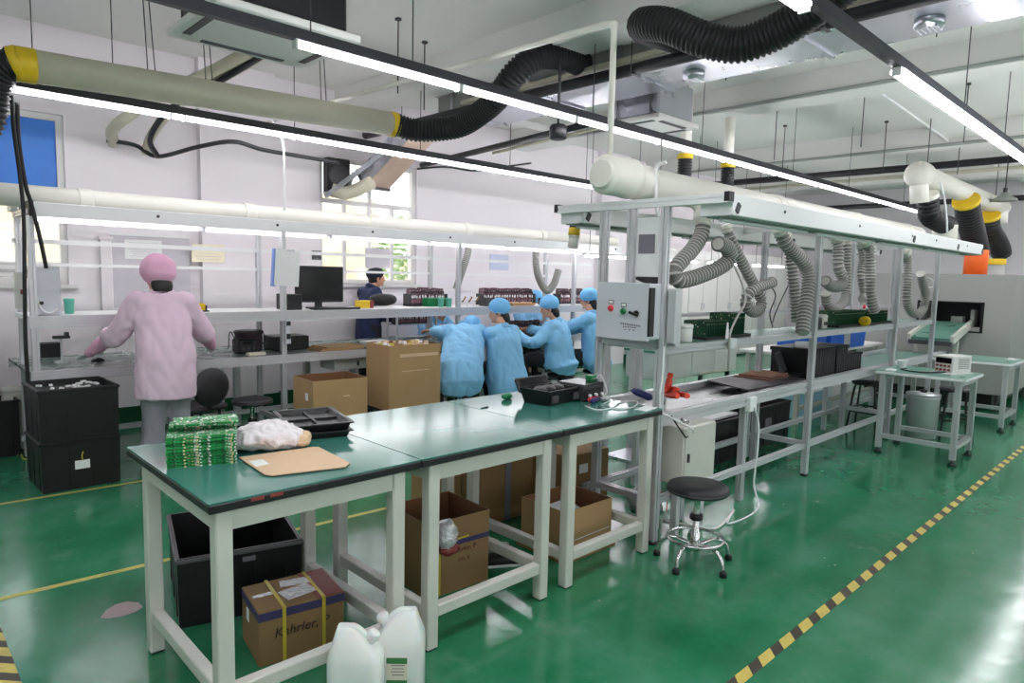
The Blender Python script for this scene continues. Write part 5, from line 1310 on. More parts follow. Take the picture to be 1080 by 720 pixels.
ps = thing('power_supply', 'white bench power supply with black display and red knobs on the end table', 'power supply', (7.10, 1.585, .7655), math.radians(-20))
MB().box((0, 0, .085), (.26, .17, .15), bev=.006).build('casing', 'cabinet', ps)
MB().box((-.132, 0, .118), (.004, .14, .05)).build('display', 'screen', ps)
b = MB()
for j in range(4):
    for i in range(2): b.cyl((-.13, -.055 + .036 * j, .035 + .035 * i), (-.145, -.055 + .036 * j, .035 + .035 * i), .010, 0, 10)
b.build('knob', 'cardred', ps)
MB().box((-.02, 0, .004), (.30, .21, .006)).build('base_sheet', 'paper', ps)
b = MB()
for k in range(6): b.box((.02, -.0865, .05 + .016 * k), (.15, .003, .005))
b.build('vent_slot', 'inkgrey', ps)
for sx in (-.1, .1): MB().box((sx, 0, .0095), (.03, .12, .004)).build('foot', 'rubber', ps)
t = thing('white_cup', 'small white cup on the end table left of the power supply', 'cup', (7.05, 1.98, .7655)); MB().lathe([(.03, 0), (.034, .004), (.044, .07), (.046, .075)], (0, 0, 0), 0, 16).build('cup_body', 'paper', t); MB().lathe([(.042, .070), (.047, .070), (.047, .076)], (0, 0, 0), 0, 16).build('rim', 'paper', t)
cable('power_cable', [(6.98, 1.60, .78), (6.85, 1.72, .772), (6.82, 1.85, .772), (6.9, 1.95, .772), (7.0, 1.93, .772)], .006, 'black', 'black lead curling on the end table before the power supply')
o = MB().box((0, 0, .003), (.12, .08, .006), rz=.2).box((.03, .02, .008), (.05, .04, .004)).build('paper_pad', 'paper'); tag(o, 'small white pad on the left side of the end table', 'paper'); o.location = (6.80, 2.00, .7655)
o = MB().box((0, 0, .004), (.12, .08, .008), rz=-.3).box((.03, .02, .010), (.05, .04, .004)).build('paper_pad', 'paper'); tag(o, 'white pad at the right corner of the second pale green table', 'paper'); o.location = (9.25, 1.50, .7455)
def frame_stool(loc, rz, label, h=.52):
    t = thing('frame_stool', label, 'stool', loc, rz)
    MB().lathe([(.11, -.03), (.15, -.028), (.155, -.014), (.15, 0), (.06, .004)], (0, 0, h), 0, 22).build('seat', 'seat', t)
    for k in range(4):
        a = PI / 4 + k * PI / 2; MB().tube(smooth_path([(.10 * math.cos(a), .10 * math.sin(a), h - .03), (.14 * math.cos(a), .14 * math.sin(a), h - .07), (.20 * math.cos(a), .20 * math.sin(a), .0)], 5), .012, 0, 8).build('leg', 'black', t)
    b = MB()
    for z, r in ((.20, .172), (.24, .166)):
        for k in range(4):
            a, c = PI / 4 + k * PI / 2, PI / 4 + (k + 1) * PI / 2; b.cyl((r * math.cos(a), r * math.sin(a), z), (r * math.cos(c), r * math.sin(c), z), .009, 0, 8)
    b.build('rung', 'black', t)
frame_stool((7.64, 2.46, 0), .05, 'black four legged stool under the conveyor left of the end table')
frame_stool((7.95, 1.72, 0), .4, 'black four legged stool between the two pale green tables')
t = thing('steel_drum', 'white plastic pail on the floor behind the end table', 'pail', (7.78, 1.97, 0)); MB().lathe([(.13, 0), (.14, .005), (.15, .40), (.155, .41), (.155, .43)], (0, 0, 0), 0, 22).build('pail_body', 'alu', t); MB().lathe([(.158, .43), (.158, .45), (.04, .462)], (0, 0, 0), 0, 22).build('lid', 'alu', t); MB().lathe([(.03, .46), (.03, .49), (.012, .50)], (0, 0, 0), 0, 12).build('knob', 'black', t)

# big machine
mx0, my0 = 10.0, 1.66
t = thing('soldering_machine', 'large grey soldering machine cabinet at the right end of the line', 'machine', (12, 2.5, 0), world=True)
b = MB(); op = (1.98, 2.66, .99, 1.335)       # opening y0 y1 z0 z1 in the end face
b.span((mx0 + .6, my0, .22), (14.2, 3.4, 1.70))
b.span((mx0, my0, .22), (mx0 + .6, op[0], 1.70)).span((mx0, op[1], .22), (mx0 + .6, 3.4, 1.70)).span((mx0, op[0], .22), (mx0 + .6, op[1], op[2])).span((mx0, op[0], op[3]), (mx0 + .6, op[1], 1.70))
b.build('housing', 'machine', t)
MB().span((mx0 - .006, op[0] - .03, op[2] - .02), (mx0, op[0], op[3] + .02)).span((mx0 - .006, op[1], op[2] - .02), (mx0, op[1] + .03, op[3] + .02)).span((mx0 - .006, op[0], op[2] - .02), (mx0, op[1], op[2])).span((mx0 - .006, op[0], op[3]), (mx0, op[1], op[3] + .02)).build('opening_frame', 'black', t)
MB().span((mx0 + .02, op[0] + .002, op[2] + .002), (mx0 + .1, op[1] - .002, op[2] + .05)).box((mx0 + .25, op[0] + .12, 1.15), (.2, .04, .2)).box((mx0 + .28, op[0] + .30, 1.12), (.12, .14, .08), bev=.01).build('inner_mechanism', 'machine', t)
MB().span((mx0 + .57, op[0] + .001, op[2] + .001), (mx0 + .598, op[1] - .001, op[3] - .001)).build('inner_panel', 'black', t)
MB().span((mx0 + .1, my0 + .15, .06), (14.1, 3.3, .22)).build('plinth', 'black', t)
b = MB()
for x in (10.2, 12, 13.9):
    for y in (1.78, 3.2): b.lathe([(.05, 0), (.05, .02), (.02, .03), (.02, .22)], (x, y, 0), 0, 10)
b.build('levelling_foot', 'darkgrey', t)
b = MB()
for x in (11.1, 12.2, 13.2): b.box((x, my0 - .001, 1.1), (.008, .003, 1.0))
b.build('door_seam', 'inkgrey', t)
# incline conveyor into it
t = thing('infeed_conveyor', 'short inclined feed conveyor leading into the machine opening', 'conveyor', (9.75, 2.35, 0), world=True)
MB().bar((9.30, 2.33, .90), (10.18, 2.33, 1.07), .42, .04).build('bed', 'mattop2', t)
MB().bar((9.28, 2.10, .91), (10.18, 2.10, 1.085), .04, .09).bar((9.28, 2.56, .91), (10.18, 2.56, 1.085), .04, .09).build('side_rail', 'cream', t)
MB().bar((9.28, 2.10, .86), (9.28, 2.56, .86), .04, .05).build('end_bar', 'darkgrey', t)
for x, y, z in ((9.55, 2.12, .88), (9.55, 2.54, .88)): MB().box((x, y, z / 2), (.05, .05, z)).build('leg', 'cream', t)
# upper right pipe and its black flexes
t = thing('exhaust_header', 'white plastic exhaust header pipe hung above the big machine', 'pipe', (10.5, 2.5, 2.7), world=True)
a, c = atz(968, 184, 2.82), atz(1054, 219, 2.82); a.y = c.y = 2.48
MB().tube([a, c], .125, 0, 20).build('pipe_run', 'pvc', t)
MB().lathe([(.03, -.14), (.11, -.12), (.15, -.03), (.15, .12), (.125, .16)], a, 0, 20, (1, 0, 0)).build('end_elbow', 'pvc', t)
MB().tube([V((a.x + .02, 2.48, 2.78)), V((a.x + .05, 2.46, 2.50))], .10, 0, 18).tube([V((c.x - .15, 2.48, 2.78)), V((c.x - .15, 2.48, 2.55))], .12, 0, 18).build('branch', 'pvc', t)
b = MB()
for x in (a.x + .3, c.x - .5): b.cyl((x, 2.48, 2.94), (x, 2.48, ZC), .006, 0, 6)
b.build('hanger_rod', 'darkgrey', t)
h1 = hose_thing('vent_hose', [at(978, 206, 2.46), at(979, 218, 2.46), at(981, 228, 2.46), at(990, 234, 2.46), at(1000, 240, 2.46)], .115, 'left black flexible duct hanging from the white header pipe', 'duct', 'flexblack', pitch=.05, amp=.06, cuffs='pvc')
o = MB().lathe([(.14, 0), (.14, .26), (.145, .27)], at(995, 260, 2.46), 0, 20).lathe([(.148, .0), (.148, .03)], at(995, 260, 2.46), 0, 20).build('duct_collar', 'pvc'); tag(o, 'white round duct collar beneath the left black flexible duct', 'duct')
h2 = hose_thing('vent_hose', [at(1019, 212, 2.42), at(1022, 230, 2.42), at(1027, 250, 2.42), at(1031, 268, 2.42)], .15, 'middle black flexible duct above the orange collar', 'duct', 'flexblack', pitch=.05, amp=.05, cuffs='yellow')
h3 = hose_thing('vent_hose', [at(1043, 228, 2.5), at(1044, 242, 2.5), at(1050, 252, 2.5), at(1055, 262, 2.5), at(1056, 268, 2.5)], .14, 'right black flexible duct bending onto the machine, yellow taped ends', 'duct', 'flexblack', pitch=.05, amp=.05, cuffs='yellow')
p = at(1028, 290, 2.38)
o = MB().lathe([(.145, 0), (.145, .35), (.14, .36)], (p.x, 2.38, 1.701), 0, 24).lathe([(.155, 0), (.155, .02)], (p.x, 2.38, 1.701), 0, 24).build('orange_collar', 'orange'); tag(o, 'orange round duct collar on top of the big machine', 'duct')
p = at(1056, 288, 2.3)
o = MB().lathe([(.24, 0), (.24, .02), (.16, .03), (.16, .22), (.165, .23)], (p.x, 2.42, 1.701), 0, 24).lathe([(.168, .19), (.172, .2), (.172, .27), (.168, .28)], (p.x, 2.42, 1.701), 1, 24).build('grey_collar', ['machine', 'yellow']); tag(o, 'grey round duct collar with yellow tape on the machine at the right edge', 'duct')
cable('hanging_cable', [at(992, 192, 2.3), at(996, 210, 2.3), at(998, 228, 2.3), at(999, 245, 2.3)], .012, 'aluwhite', 'thin white cable hanging along the left black flexible duct')
# far cabinets and bench along the back wall
for k in range(5):
    t = thing('locker', '%s of the tall white cabinets along the far back wall' % ('first', 'second', 'third', 'fourth', 'fifth')[k], 'cabinet', (10.55 + 1.02 * k, 7.0, 0))
    MB().box((0, 0, 1.06), (1.0, .46, 2.06), bev=.004).build('carcass', 'cabinet', t); MB().box((0, 0, .015), (.96, .42, .03)).build('plinth', 'darkgrey', t)
    for s in (-1, 1):
        d = MB().box((.25 * s, -.238, 1.06), (.487, .014, 2.0)).build('door', 'cabinet', t); MB().box((.04 * s, -.25, 1.05), (.015, .015, .12)).build('handle', 'galv', d)
t = thing('low_cabinet', 'low white bench cabinet with dark base seen under the middle shelf', 'cabinet', (8.3, 5.1, 0))
MB().box((0, 0, .42), (1.9, .6, .36), bev=.006).build('carcass', 'cabinet', t)
for k in range(3): MB().box((-.6 + .6 * k, -.306, .43), (.58, .012, .30)).build('door', 'cabinet', t)
MB().box((.35, -.31, .27), (.9, .01, .03)).build('trim_strip', 'labelcream', t)
for x in (-.85, .85):
    for y in (-.22, .22): MB().box((x, y, .12), (.05, .05, .24)).build('leg', 'black', t)
MB().box((0, 0, .61), (1.94, .64, .03), bev=.004).build('worktop', 'mattop2', t)

# hung work lamps over the far benches
for k in range(4):
    t = thing('work_lamp', 'hung white work lamp, %s from the left, far behind the grey hoses' % ('first', 'second', 'third', 'fourth')[k], 'lamp', (7.2 + 1.5 * k, 5.55, 1.82))
    MB().box((0, 0, .03), (1.22, .09, .03), bev=.006).build('reflector', 'aluwhite', t)
    MB().box((0, 0, 0), (1.15, .04, .026), bev=.008).build('tube', 'tube', t)
    b = MB()
    for s in (-1, 1): b.cyl((s * .5, 0, .045), (s * .5, 0, ZC - 1.82), .004, 0, 6)
    b.build('hanger_rod', 'darkgrey', t)
# ================================================================== CEILING SERVICES
# rectangular metal duct along y, black insulated pipe beside it
t = thing('air_duct', 'wide galvanised air duct crossing under the ceiling', 'duct', (5.1, 1, 3.29), world=True)
MB().span((4.69, -5.0, 3.292), (5.48, 6.1, 3.48), bev=.004).build('duct_body', 'galv', t)
MB().span((4.682, -5.0, 3.296), (4.69, 6.1, 3.478)).build('side_insulation', 'ductside', t)
b = MB()
for y in (-4, -2.4, -.8, .9, 2.2, 3.62, 4.70, 5.85): b.span((4.665, y - .02, 3.285), (4.682, y + .02, 3.49)).span((4.665, y - .02, 3.275), (5.5, y + .02, 3.291))
b.build('flange', 'galv', t)
b = MB()
for y in (-3.2, -.2, 1.5, 3.1, 4.9):
    for x in (4.66, 5.51): b.cyl((x, y, 3.28), (x, y, ZC), .005, 0, 6)
b.build('hanger_rod', 'darkgrey', t)
for (y, s) in ((3.20, .17), (1.45, .16), (.75, .15)):
    b = MB().lathe([(.09, 0), (.09, .05), (.085, .05), (.075, .07), (.07, .07)], (5.15, y, 3.291), 0, 22, (0, 0, -1))
    for k in range(5): b.box((5.15, y - .06 + .03 * k, 3.225), (.12, .008, .014), rot=Matrix.Rotation(.5, 3, 'X'))
    b.build('diffuser_ring', 'galv', t)
t = thing('insulated_pipe', 'black insulated pipe running along the lower edge of the metal duct', 'pipe', (4.6, 1, 3.2), world=True)
MB().tube([(4.60, -5.0, 3.235), (4.60, 3.0, 3.235), (4.60, 6.3, 3.235), (4.60, 7.46, 3.235)], .048, 0, 12).build('pipe_run', 'flexblack', t)
MB().tube([(4.615, -5.0, 3.325), (4.615, 5.6, 3.325)], .032, 0, 10).build('yellowed_pipe', 'pvcold', t)
b = MB()
for y in (-3, -1, .4, 1.9, 3.4, 5.0, 6.6): b.span((4.55, y - .015, 3.185), (4.66, y + .015, 3.197)).cyl((4.545, y, 3.19), (4.545, y, ZC), .004, 0, 6)
b.build('pipe_hanger', 'darkgrey', t)
t = thing('insulated_pipe', 'second black insulated pipe slanting to the top right corner of the middle window', 'pipe', (5.6, 5, 3.1), world=True)
MB().tube([(5.53, 4.55, 3.14), (5.50, 5.2, 3.10), (5.45, 7.45, 2.98)], .035, 0, 10).build('pipe_run', 'flexblack', t)
MB().tube([(5.68, 4.55, 3.12), (5.62, 5.2, 3.07), (5.60, 6.2, 3.02)], .018, 0, 8).build('drain_pipe', 'pvcold', t)
# aged pipe at upper left with yellow ends, flexes
t = thing('vent_pipe', 'aged beige pipe with yellow taped ends slung below the ceiling at upper left', 'pipe', (2.3, 5.35, 2.8), world=True)
pa, pb = V((.795, 5.42, 2.82)), V((3.60, 5.36, 2.905))
MB().tube([pa, pb], .105, 0, 20).build('pipe_run', 'pvcold', t)
dd = (pb - pa).normalized()
MB().lathe([(.108, -.02), (.110, 0), (.110, .085), (.108, .09)], pa, 0, 20, dd).lathe([(.108, -.05), (.110, -.045), (.110, .0), (.108, .02)], pb, 0, 20, dd).build('yellow_tape', 'yellow', t)
b = MB()
for x in (1.55, 1.95, 2.9): b.cyl((x, 5.4, 2.9), (x - .03, 5.4, ZC), .004, 0, 6).cyl((x + .05, 5.4, 2.9), (x - .0, 5.4, ZC), .004, 0, 6)
b.build('hanger_rod', 'darkgrey', t)
hose_thing('vent_hose', [pa - dd * .0, V((.72, 5.45, 2.79)), V((.665, 5.5, 2.68)), V((.64, 5.55, 2.5)), V((.57, 5.6, 2.3)), V((.50, 5.62, 2.1))], .10, 'black flexible duct bending down at the left edge from the beige pipe', 'duct', 'flexblack', pitch=.035, amp=.07, cuffs='yellow')
hose_thing('vent_hose', [pb, V((3.80, 5.26, 2.87)), V((4.02, 4.95, 2.90)), V((4.02, 4.60, 2.98)), V((3.95, 4.30, 3.06)), V((3.95, 4.12, 3.20)), V((4.1, 4.02, 3.34)), V((4.4, 4.0, 3.40)), V((4.66, 4.0, 3.40))], .10, 'black flexible duct joining the beige pipe to the metal duct', 'duct', 'flexblack', pitch=.035, amp=.07, cuffs='yellow')
hose_thing('vent_hose', [V((4.66, 2.98, 3.37)), V((4.35, 2.98, 3.34)), V((4.02, 2.9, 3.28)), V((3.76, 2.72, 3.20)), V((3.70, 2.50, 3.12)), V((3.74, 2.28, 3.00)), V((3.82, 2.08, 2.94)), V((3.86, 1.86, 2.98)), V((3.84, 1.62, 3.06)), V((3.80, 1.38, 3.16)), V((3.78, 1.10, 3.24))], .098, 'big black flexible duct curving across the upper right of the ceiling', 'duct', 'flexblack', pitch=.03, amp=.07, cuffs='galv')
t = thing('vent_damper', 'black round duct end below the middle track beside the metal duct', 'duct', (4.30, 3.95, 2.70))
MB().lathe([(.06, 0), (.075, .01), (.075, .10), (.06, .12)], (0, 0, 0), 0, 18).build('damper_body', 'flexblack', t); MB().cyl((0, 0, .12), (0, 0, .98), .012, 0, 8).build('stem', 'darkgrey', t)
for k, (px, py, y, lb) in enumerate(((722, 181, 4.1, 'left'), (767, 189, 4.1, 'right'))):
    p = at(px, py, y); hose_thing('vent_hose', [p + V((0, 0, .16)), p, p - V((0, 0, .16)), p - V((0, 0, .34))], .075, '%s of two short black ducts hanging behind the thick white pipe' % lb, 'duct', 'flexblack', pitch=.03, amp=.07, cuffs='yellow')
    tag(MB().tube([p + V((0, 0, .2)), p + V((0, 0, .8))], .06, 0, 14).lathe([(.07, .18), (.07, .22)], p, 0, 14).build('vent_drop_pipe', 'pvc'), 'white drop pipe above the %s short black duct' % lb, 'pipe')
p = at(606, 236, 3.2)
hose_thing('vent_hose', [p + V((0, 0, -.06)), p + V((.01, 0, 0)), p + V((.03, 0, .03)), p + V((.06, .02, .05))], .038, 'small black hose with yellow tape left of the end posts', 'duct', 'flexblack', pitch=.03, amp=.06, cuffs='yellow')
tag(MB().tube([p + V((0, 0, -.09)), p + V((-.01, 0, -.17))], .036, 0, 14).lathe([(.038, -.1), (.040, -.1), (.040, -.08)], p, 0, 14).build('vent_drop_pipe', 'pvc'), 'short white pipe stub below the small yellow taped hose', 'pipe')
# thin white conduit from the thick pipe
t = thing('conduit_pipe', 'thin white pipe rising from the thick exhaust pipe and turning left under the ceiling', 'pipe', (3.27, 2.6, 2.2), world=True)
MB().tube([(3.27, 2.58, 2.20), (3.27, 2.58, 3.02), (3.27, 2.60, 3.04), (3.26, 2.64, 3.045), (3.2, 4.0, 3.05), (3.12, 5.6, 3.06), (3.12, 7.39, 3.07)], .019, 0, 10).build('pipe_run', 'pvc', t)
MB().ell((3.27, 2.585, 3.03), (.027, .027, .027), nu=10, nv=6).build('elbow', 'pvc', t)
# sloping outlet chute down to the middle window
t = thing('outlet_chute', 'galvanised chute, brown reflection painted beneath, sloping from the ceiling down to the middle window', 'duct', (4.6, 7, 2.7), world=True)
b = MB(); p0, p1 = V((4.57, 7.25, 2.655)), V((4.70, 6.45, 3.19)); b.bar(p0, p1, .38, .22); b.build('chute_body', 'galv', t)
b = MB(); b.bar(p0 - (p1 - p0) * .0, p0 + (p1 - p0) * .04, .42, .26); b.build('flange', 'steel', t)
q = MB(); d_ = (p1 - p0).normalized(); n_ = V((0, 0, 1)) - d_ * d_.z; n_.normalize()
q.bar(p0 - n_ * .112, p1 - n_ * .112, .36, .004); q.build('bottom_plate', mat('brown_reflection_plate', (208, 184, 166), .45, .4, var=.2, scale=4), t)  # brownish reflection on the underside, put into the plate colour
t = thing('window_bracket', 'grey steel angle bracket frame beside the black fan', 'bracket', (4.2, 7.2, 2.5), world=True)
MB().bar((3.98, 7.33, 2.42), (4.42, 6.75, 2.93), .04, .05).bar((3.98, 7.33, 2.45), (4.46, 7.33, 2.48), .05, .05).bar((4.26, 7.33, 2.48), (4.28, 7.2, 2.72), .03, .03).build('angle_bar', 'galv', t)
MB().tube([(4.05, 7.3, 2.5), (4.18, 7.25, 2.47), (4.32, 7.2, 2.52), (4.4, 7.0, 2.6)], .08, 0, 14).build('elbow_pipe', 'pvcold', t)
# AC cassettes
def cassette(c, w, d, label, rz=0, body='flexblack', bh=.42):
    t = thing('ceiling_cassette', label, 'air conditioner', c, rz)
    MB().box((0, 0, .03), (w, d, .05), bev=.008).build('panel', 'ceil', t)
    b = MB()
    for s in (-1, 1): b.box((s * (w / 2 - .08), 0, .003), (.05, d * .66, .006))
    for s in (-1, 1): b.box((0, s * (d / 2 - .08), .003), (w * .6, .05, .006))
    b.build('louvre_slot', 'darkgrey', t)
    MB().box((0, 0, .055 + bh / 2), (w * .86, d * .86, bh), bev=.02).build('unit_body', body, t)
    b = MB()
    for sx in (-1, 1):
        for sy in (-1, 1): b.cyl((sx * w * .45, sy * d * .3, .055), (sx * w * .45, sy * d * .3, ZC - c[2]), .005, 0, 6)
    b.build('hanger_rod', 'darkgrey', t)
cassette((2.06, 4.62, 3.10), .98, .86, 'ceiling air conditioner with dark body at the upper left of the ceiling', 0, 'flexblack')
cassette((5.92, 4.14, 3.08), .72, .66, 'ceiling air conditioner with pale metal body behind the middle light track', 0, 'galv', .36)
# conduits, bundles, rods
def pipe1(name, pts, r, m_, label, cat='pipe', seg=8): return tag(MB().tube(pts, r, 0, seg).build(name, m_), label, cat)
pipe1('ceiling_conduit', [(7.09, -5.5, 3.46), (7.085, 1.9, 3.46), (7.085, 7.2, 3.47)], .018, 'ductside', 'thin conduit on the lower edge of the beam beyond the metal duct')
pipe1('ceiling_conduit', [(10.58, -5, 3.43), (10.58, 7.3, 3.43)], .022, 'ductside', 'thin conduit under the far beam at the upper right')
pipe1('ceiling_conduit', [(12.0, -4, 3.38), (12.0, 2.9, 3.38), (12.0, 7.3, 3.40)], .055, 'flexblack', 'black pipe under the ceiling near the white header pipe', seg=10)
pipe1('ceiling_conduit', [(12.3, -4, 3.30), (12.3, 7.3, 3.30)], .03, 'pvcold', 'pale pipe beside the black pipe near the header')
pipe1('ceiling_conduit', [(14.6, -4, 3.1), (14.6, 7.3, 3.1)], .05, 'flexblack', 'furthest black pipe along the far ceiling', seg=10)
pipe1('ceiling_conduit', smooth_path([(7.3, 2.52, 3.49), (8.6, 2.56, 3.48), (10.5, 2.62, 3.47)], 6), .012, 'aluwhite', 'white conduit bending along the crossing beam at upper right')
rods = [(8.4, 4.0), (9.3, 4.3), (8.2, 2.9), (9.9, 3.2), (8.6, 2.0), (11.0, 2.6), (11.6, 1.8), (7.9, 1.05), (3.4, 5.0), (3.9, 5.3)]
for k, (x, y) in enumerate(rods):
    o = MB().cyl((0, 0, 0), (0, 0, .62), .006, 0, 6).box((0, 0, .61), (.04, .04, .02)).build('ceiling_rod', 'darkgrey'); o.location = (x, y, ZC - .62); tag(o, 'thin bare threaded rod hanging from the ceiling', 'rod', 'bare threaded rods hanging from the ceiling')
# cable-and-pipe bundle at upper left
b1 = thing('pipe_bundle', 'bundle of beige wrapped pipes slanting down the ceiling at upper left', 'pipes', (1.9, 6, 3), world=True)
MB().tube(smooth_path([(2.55, 5.3, 3.45), (2.25, 5.9, 3.22), (1.95, 6.5, 3.02), (1.72, 7.0, 2.80), (1.80, 7.40, 2.72)], 8), .05, 0, 10).build('wrapped_pipe', 'pvcold', b1)
MB().tube(smooth_path([(2.62, 5.4, 3.42), (2.35, 5.95, 3.20), (2.12, 6.5, 3.00), (2.02, 6.9, 2.80), (2.05, 7.3, 2.66)], 8), .04, 0, 10).build('wrapped_pipe', 'pvcold', b1)
MB().tube(smooth_path([(2.58, 5.35, 3.39), (2.30, 5.93, 3.15), (2.05, 6.5, 2.95), (1.97, 6.85, 2.72), (2.1, 7.1, 2.60)], 8), .025, 0, 8).build('black_pipe', 'flexblack', b1)
cable('cable_bundle', [(1.72, 7.3, 2.72), (1.95, 7.25, 2.70), (2.1, 7.1, 2.60), (2.3, 6.6, 2.66), (2.5, 6.3, 2.70), (2.75, 6.25, 2.66), (3.1, 6.3, 2.66), (3.6, 6.35, 2.66)], .02, 'flexblack', 'drooping black cable bundle under the left light track')
cable('hanging_cable', [at(282, 120, 6.0), at(293, 138, 6.0), at(299, 155, 6.0), at(300, 200, 6.0), at(300, 222, 6.02)], .010, 'aluwhite', 'thin white cable hanging from the beige pipe to the left bench')
cable('hanging_cable', [at(440, 178, 7.3), at(470, 176, 7.2), at(500, 180, 7.1), at(530, 176, 6.9), at(560, 172, 6.8)], .012, 'flexblack', 'black cable sagging along the wall right of the middle window')
t = thing('bell_lamp', 'small green bell shaped lamp hanging near the header pipe', 'lamp', (11.9, 2.2, 2.78)); MB().lathe([(.16, 0), (.15, .03), (.06, .08), (.05, .12)], (0, 0, 0), 0, 18).build('lamp_shade', 'ductside', t); MB().lathe([(.03, .12), (.03, .18), (.008, .19), (.008, .92)], (0, 0, 0), 0, 10).build('stem', 'darkgrey', t)
# ================================================================== PEOPLE
def skinned(mb, name, mats, parent, voxel, smooth=3, wrinkle=0.0, wfreq=9.0, seed=0.0):
    o = mb.build(name, mats, parent)
    md = o.modifiers.new('r', 'REMESH'); md.mode = 'VOXEL'; md.voxel_size = voxel; md.use_smooth_shade = True
    if smooth:
        s = o.modifiers.new('s', 'SMOOTH'); s.factor = .5; s.iterations = smooth
    bpy.context.view_layer.update()
    me = bpy.data.meshes.new_from_object(o.evaluated_get(bpy.context.evaluated_depsgraph_get()))
    o.modifiers.clear(); old = o.data; o.data = me; me.name = name; bpy.data.meshes.remove(old)
    me.materials.clear()
    for k in (mats if isinstance(mats, (list, tuple)) else [mats]): me.materials.append(M[k])
    if wrinkle:
        nn = [v.normal.copy() for v in me.vertices]; sd = V((seed, seed * 1.7, 0))
        for v, n in zip(me.vertices, nn):
            p = v.co; q = V((p.x * wfreq, p.y * wfreq, p.z * wfreq * .55)) + sd
            w = abs(noise.noise(q)) * 1.6 - .45 + .35 * noise.noise(q * 2.6)
            v.co = p + n * (w * wrinkle)
    for p in me.polygons: p.use_smooth = True
    return o
def limb(mb, pts, rads, m=0):
    P = smooth_path(pts, 5) if len(pts) > 2 else [V(pts[0]).lerp(V(pts[1]), i / 6) for i in range(7)]
    n = len(P); R = []
    for i in range(n):
        t = i / (n - 1) * (len(rads) - 1); k = min(int(t), len(rads) - 2); R.append(rads[k] + (rads[k + 1] - rads[k]) * (t - k))
    mb.tube(P, R, m, 14); mb.ell(P[0], (R[0],) * 3, m, nu=12, nv=8); mb.ell(P[-1], (R[-1],) * 3, m, nu=12, nv=8)
def basis(f, u):
    f = V(f).normalized(); u = V(u); u = (u - f * u.dot(f)).normalized(); r = f.cross(u)
    return f, u, r, Matrix((r, f, u)).transposed()
def hand(mb, wrist, d, up, side, curl=.35):
    f, u, r, R = basis(d, up)
    mb.ell(wrist + f * .048, (.040, .050, .016), 0, R, 12, 8); limb(mb, [wrist - f * .015, wrist + f * .03], [.026, .026])
    for k, (o, L) in enumerate(((-.028, .068), (-.010, .080), (.009, .076), (.027, .060))):
        a = wrist + f * .085 + r * o; b = a + f * L * .45 - u * L * curl * .25; c = b + f * L * .32 - u * L * curl * .6; e = c + f * L * .2 - u * L * curl * .6
        limb(mb, [a - f * .02, a, b, c, e], [.0095, .0095, .009, .008, .007])
    a = wrist + f * .03 + r * side * .036
    limb(mb, [a - r * side * .015, a + f * .022 + r * side * .016 - u * .008, a + f * .052 + r * side * .022 - u * .02], [.012, .011, .009])
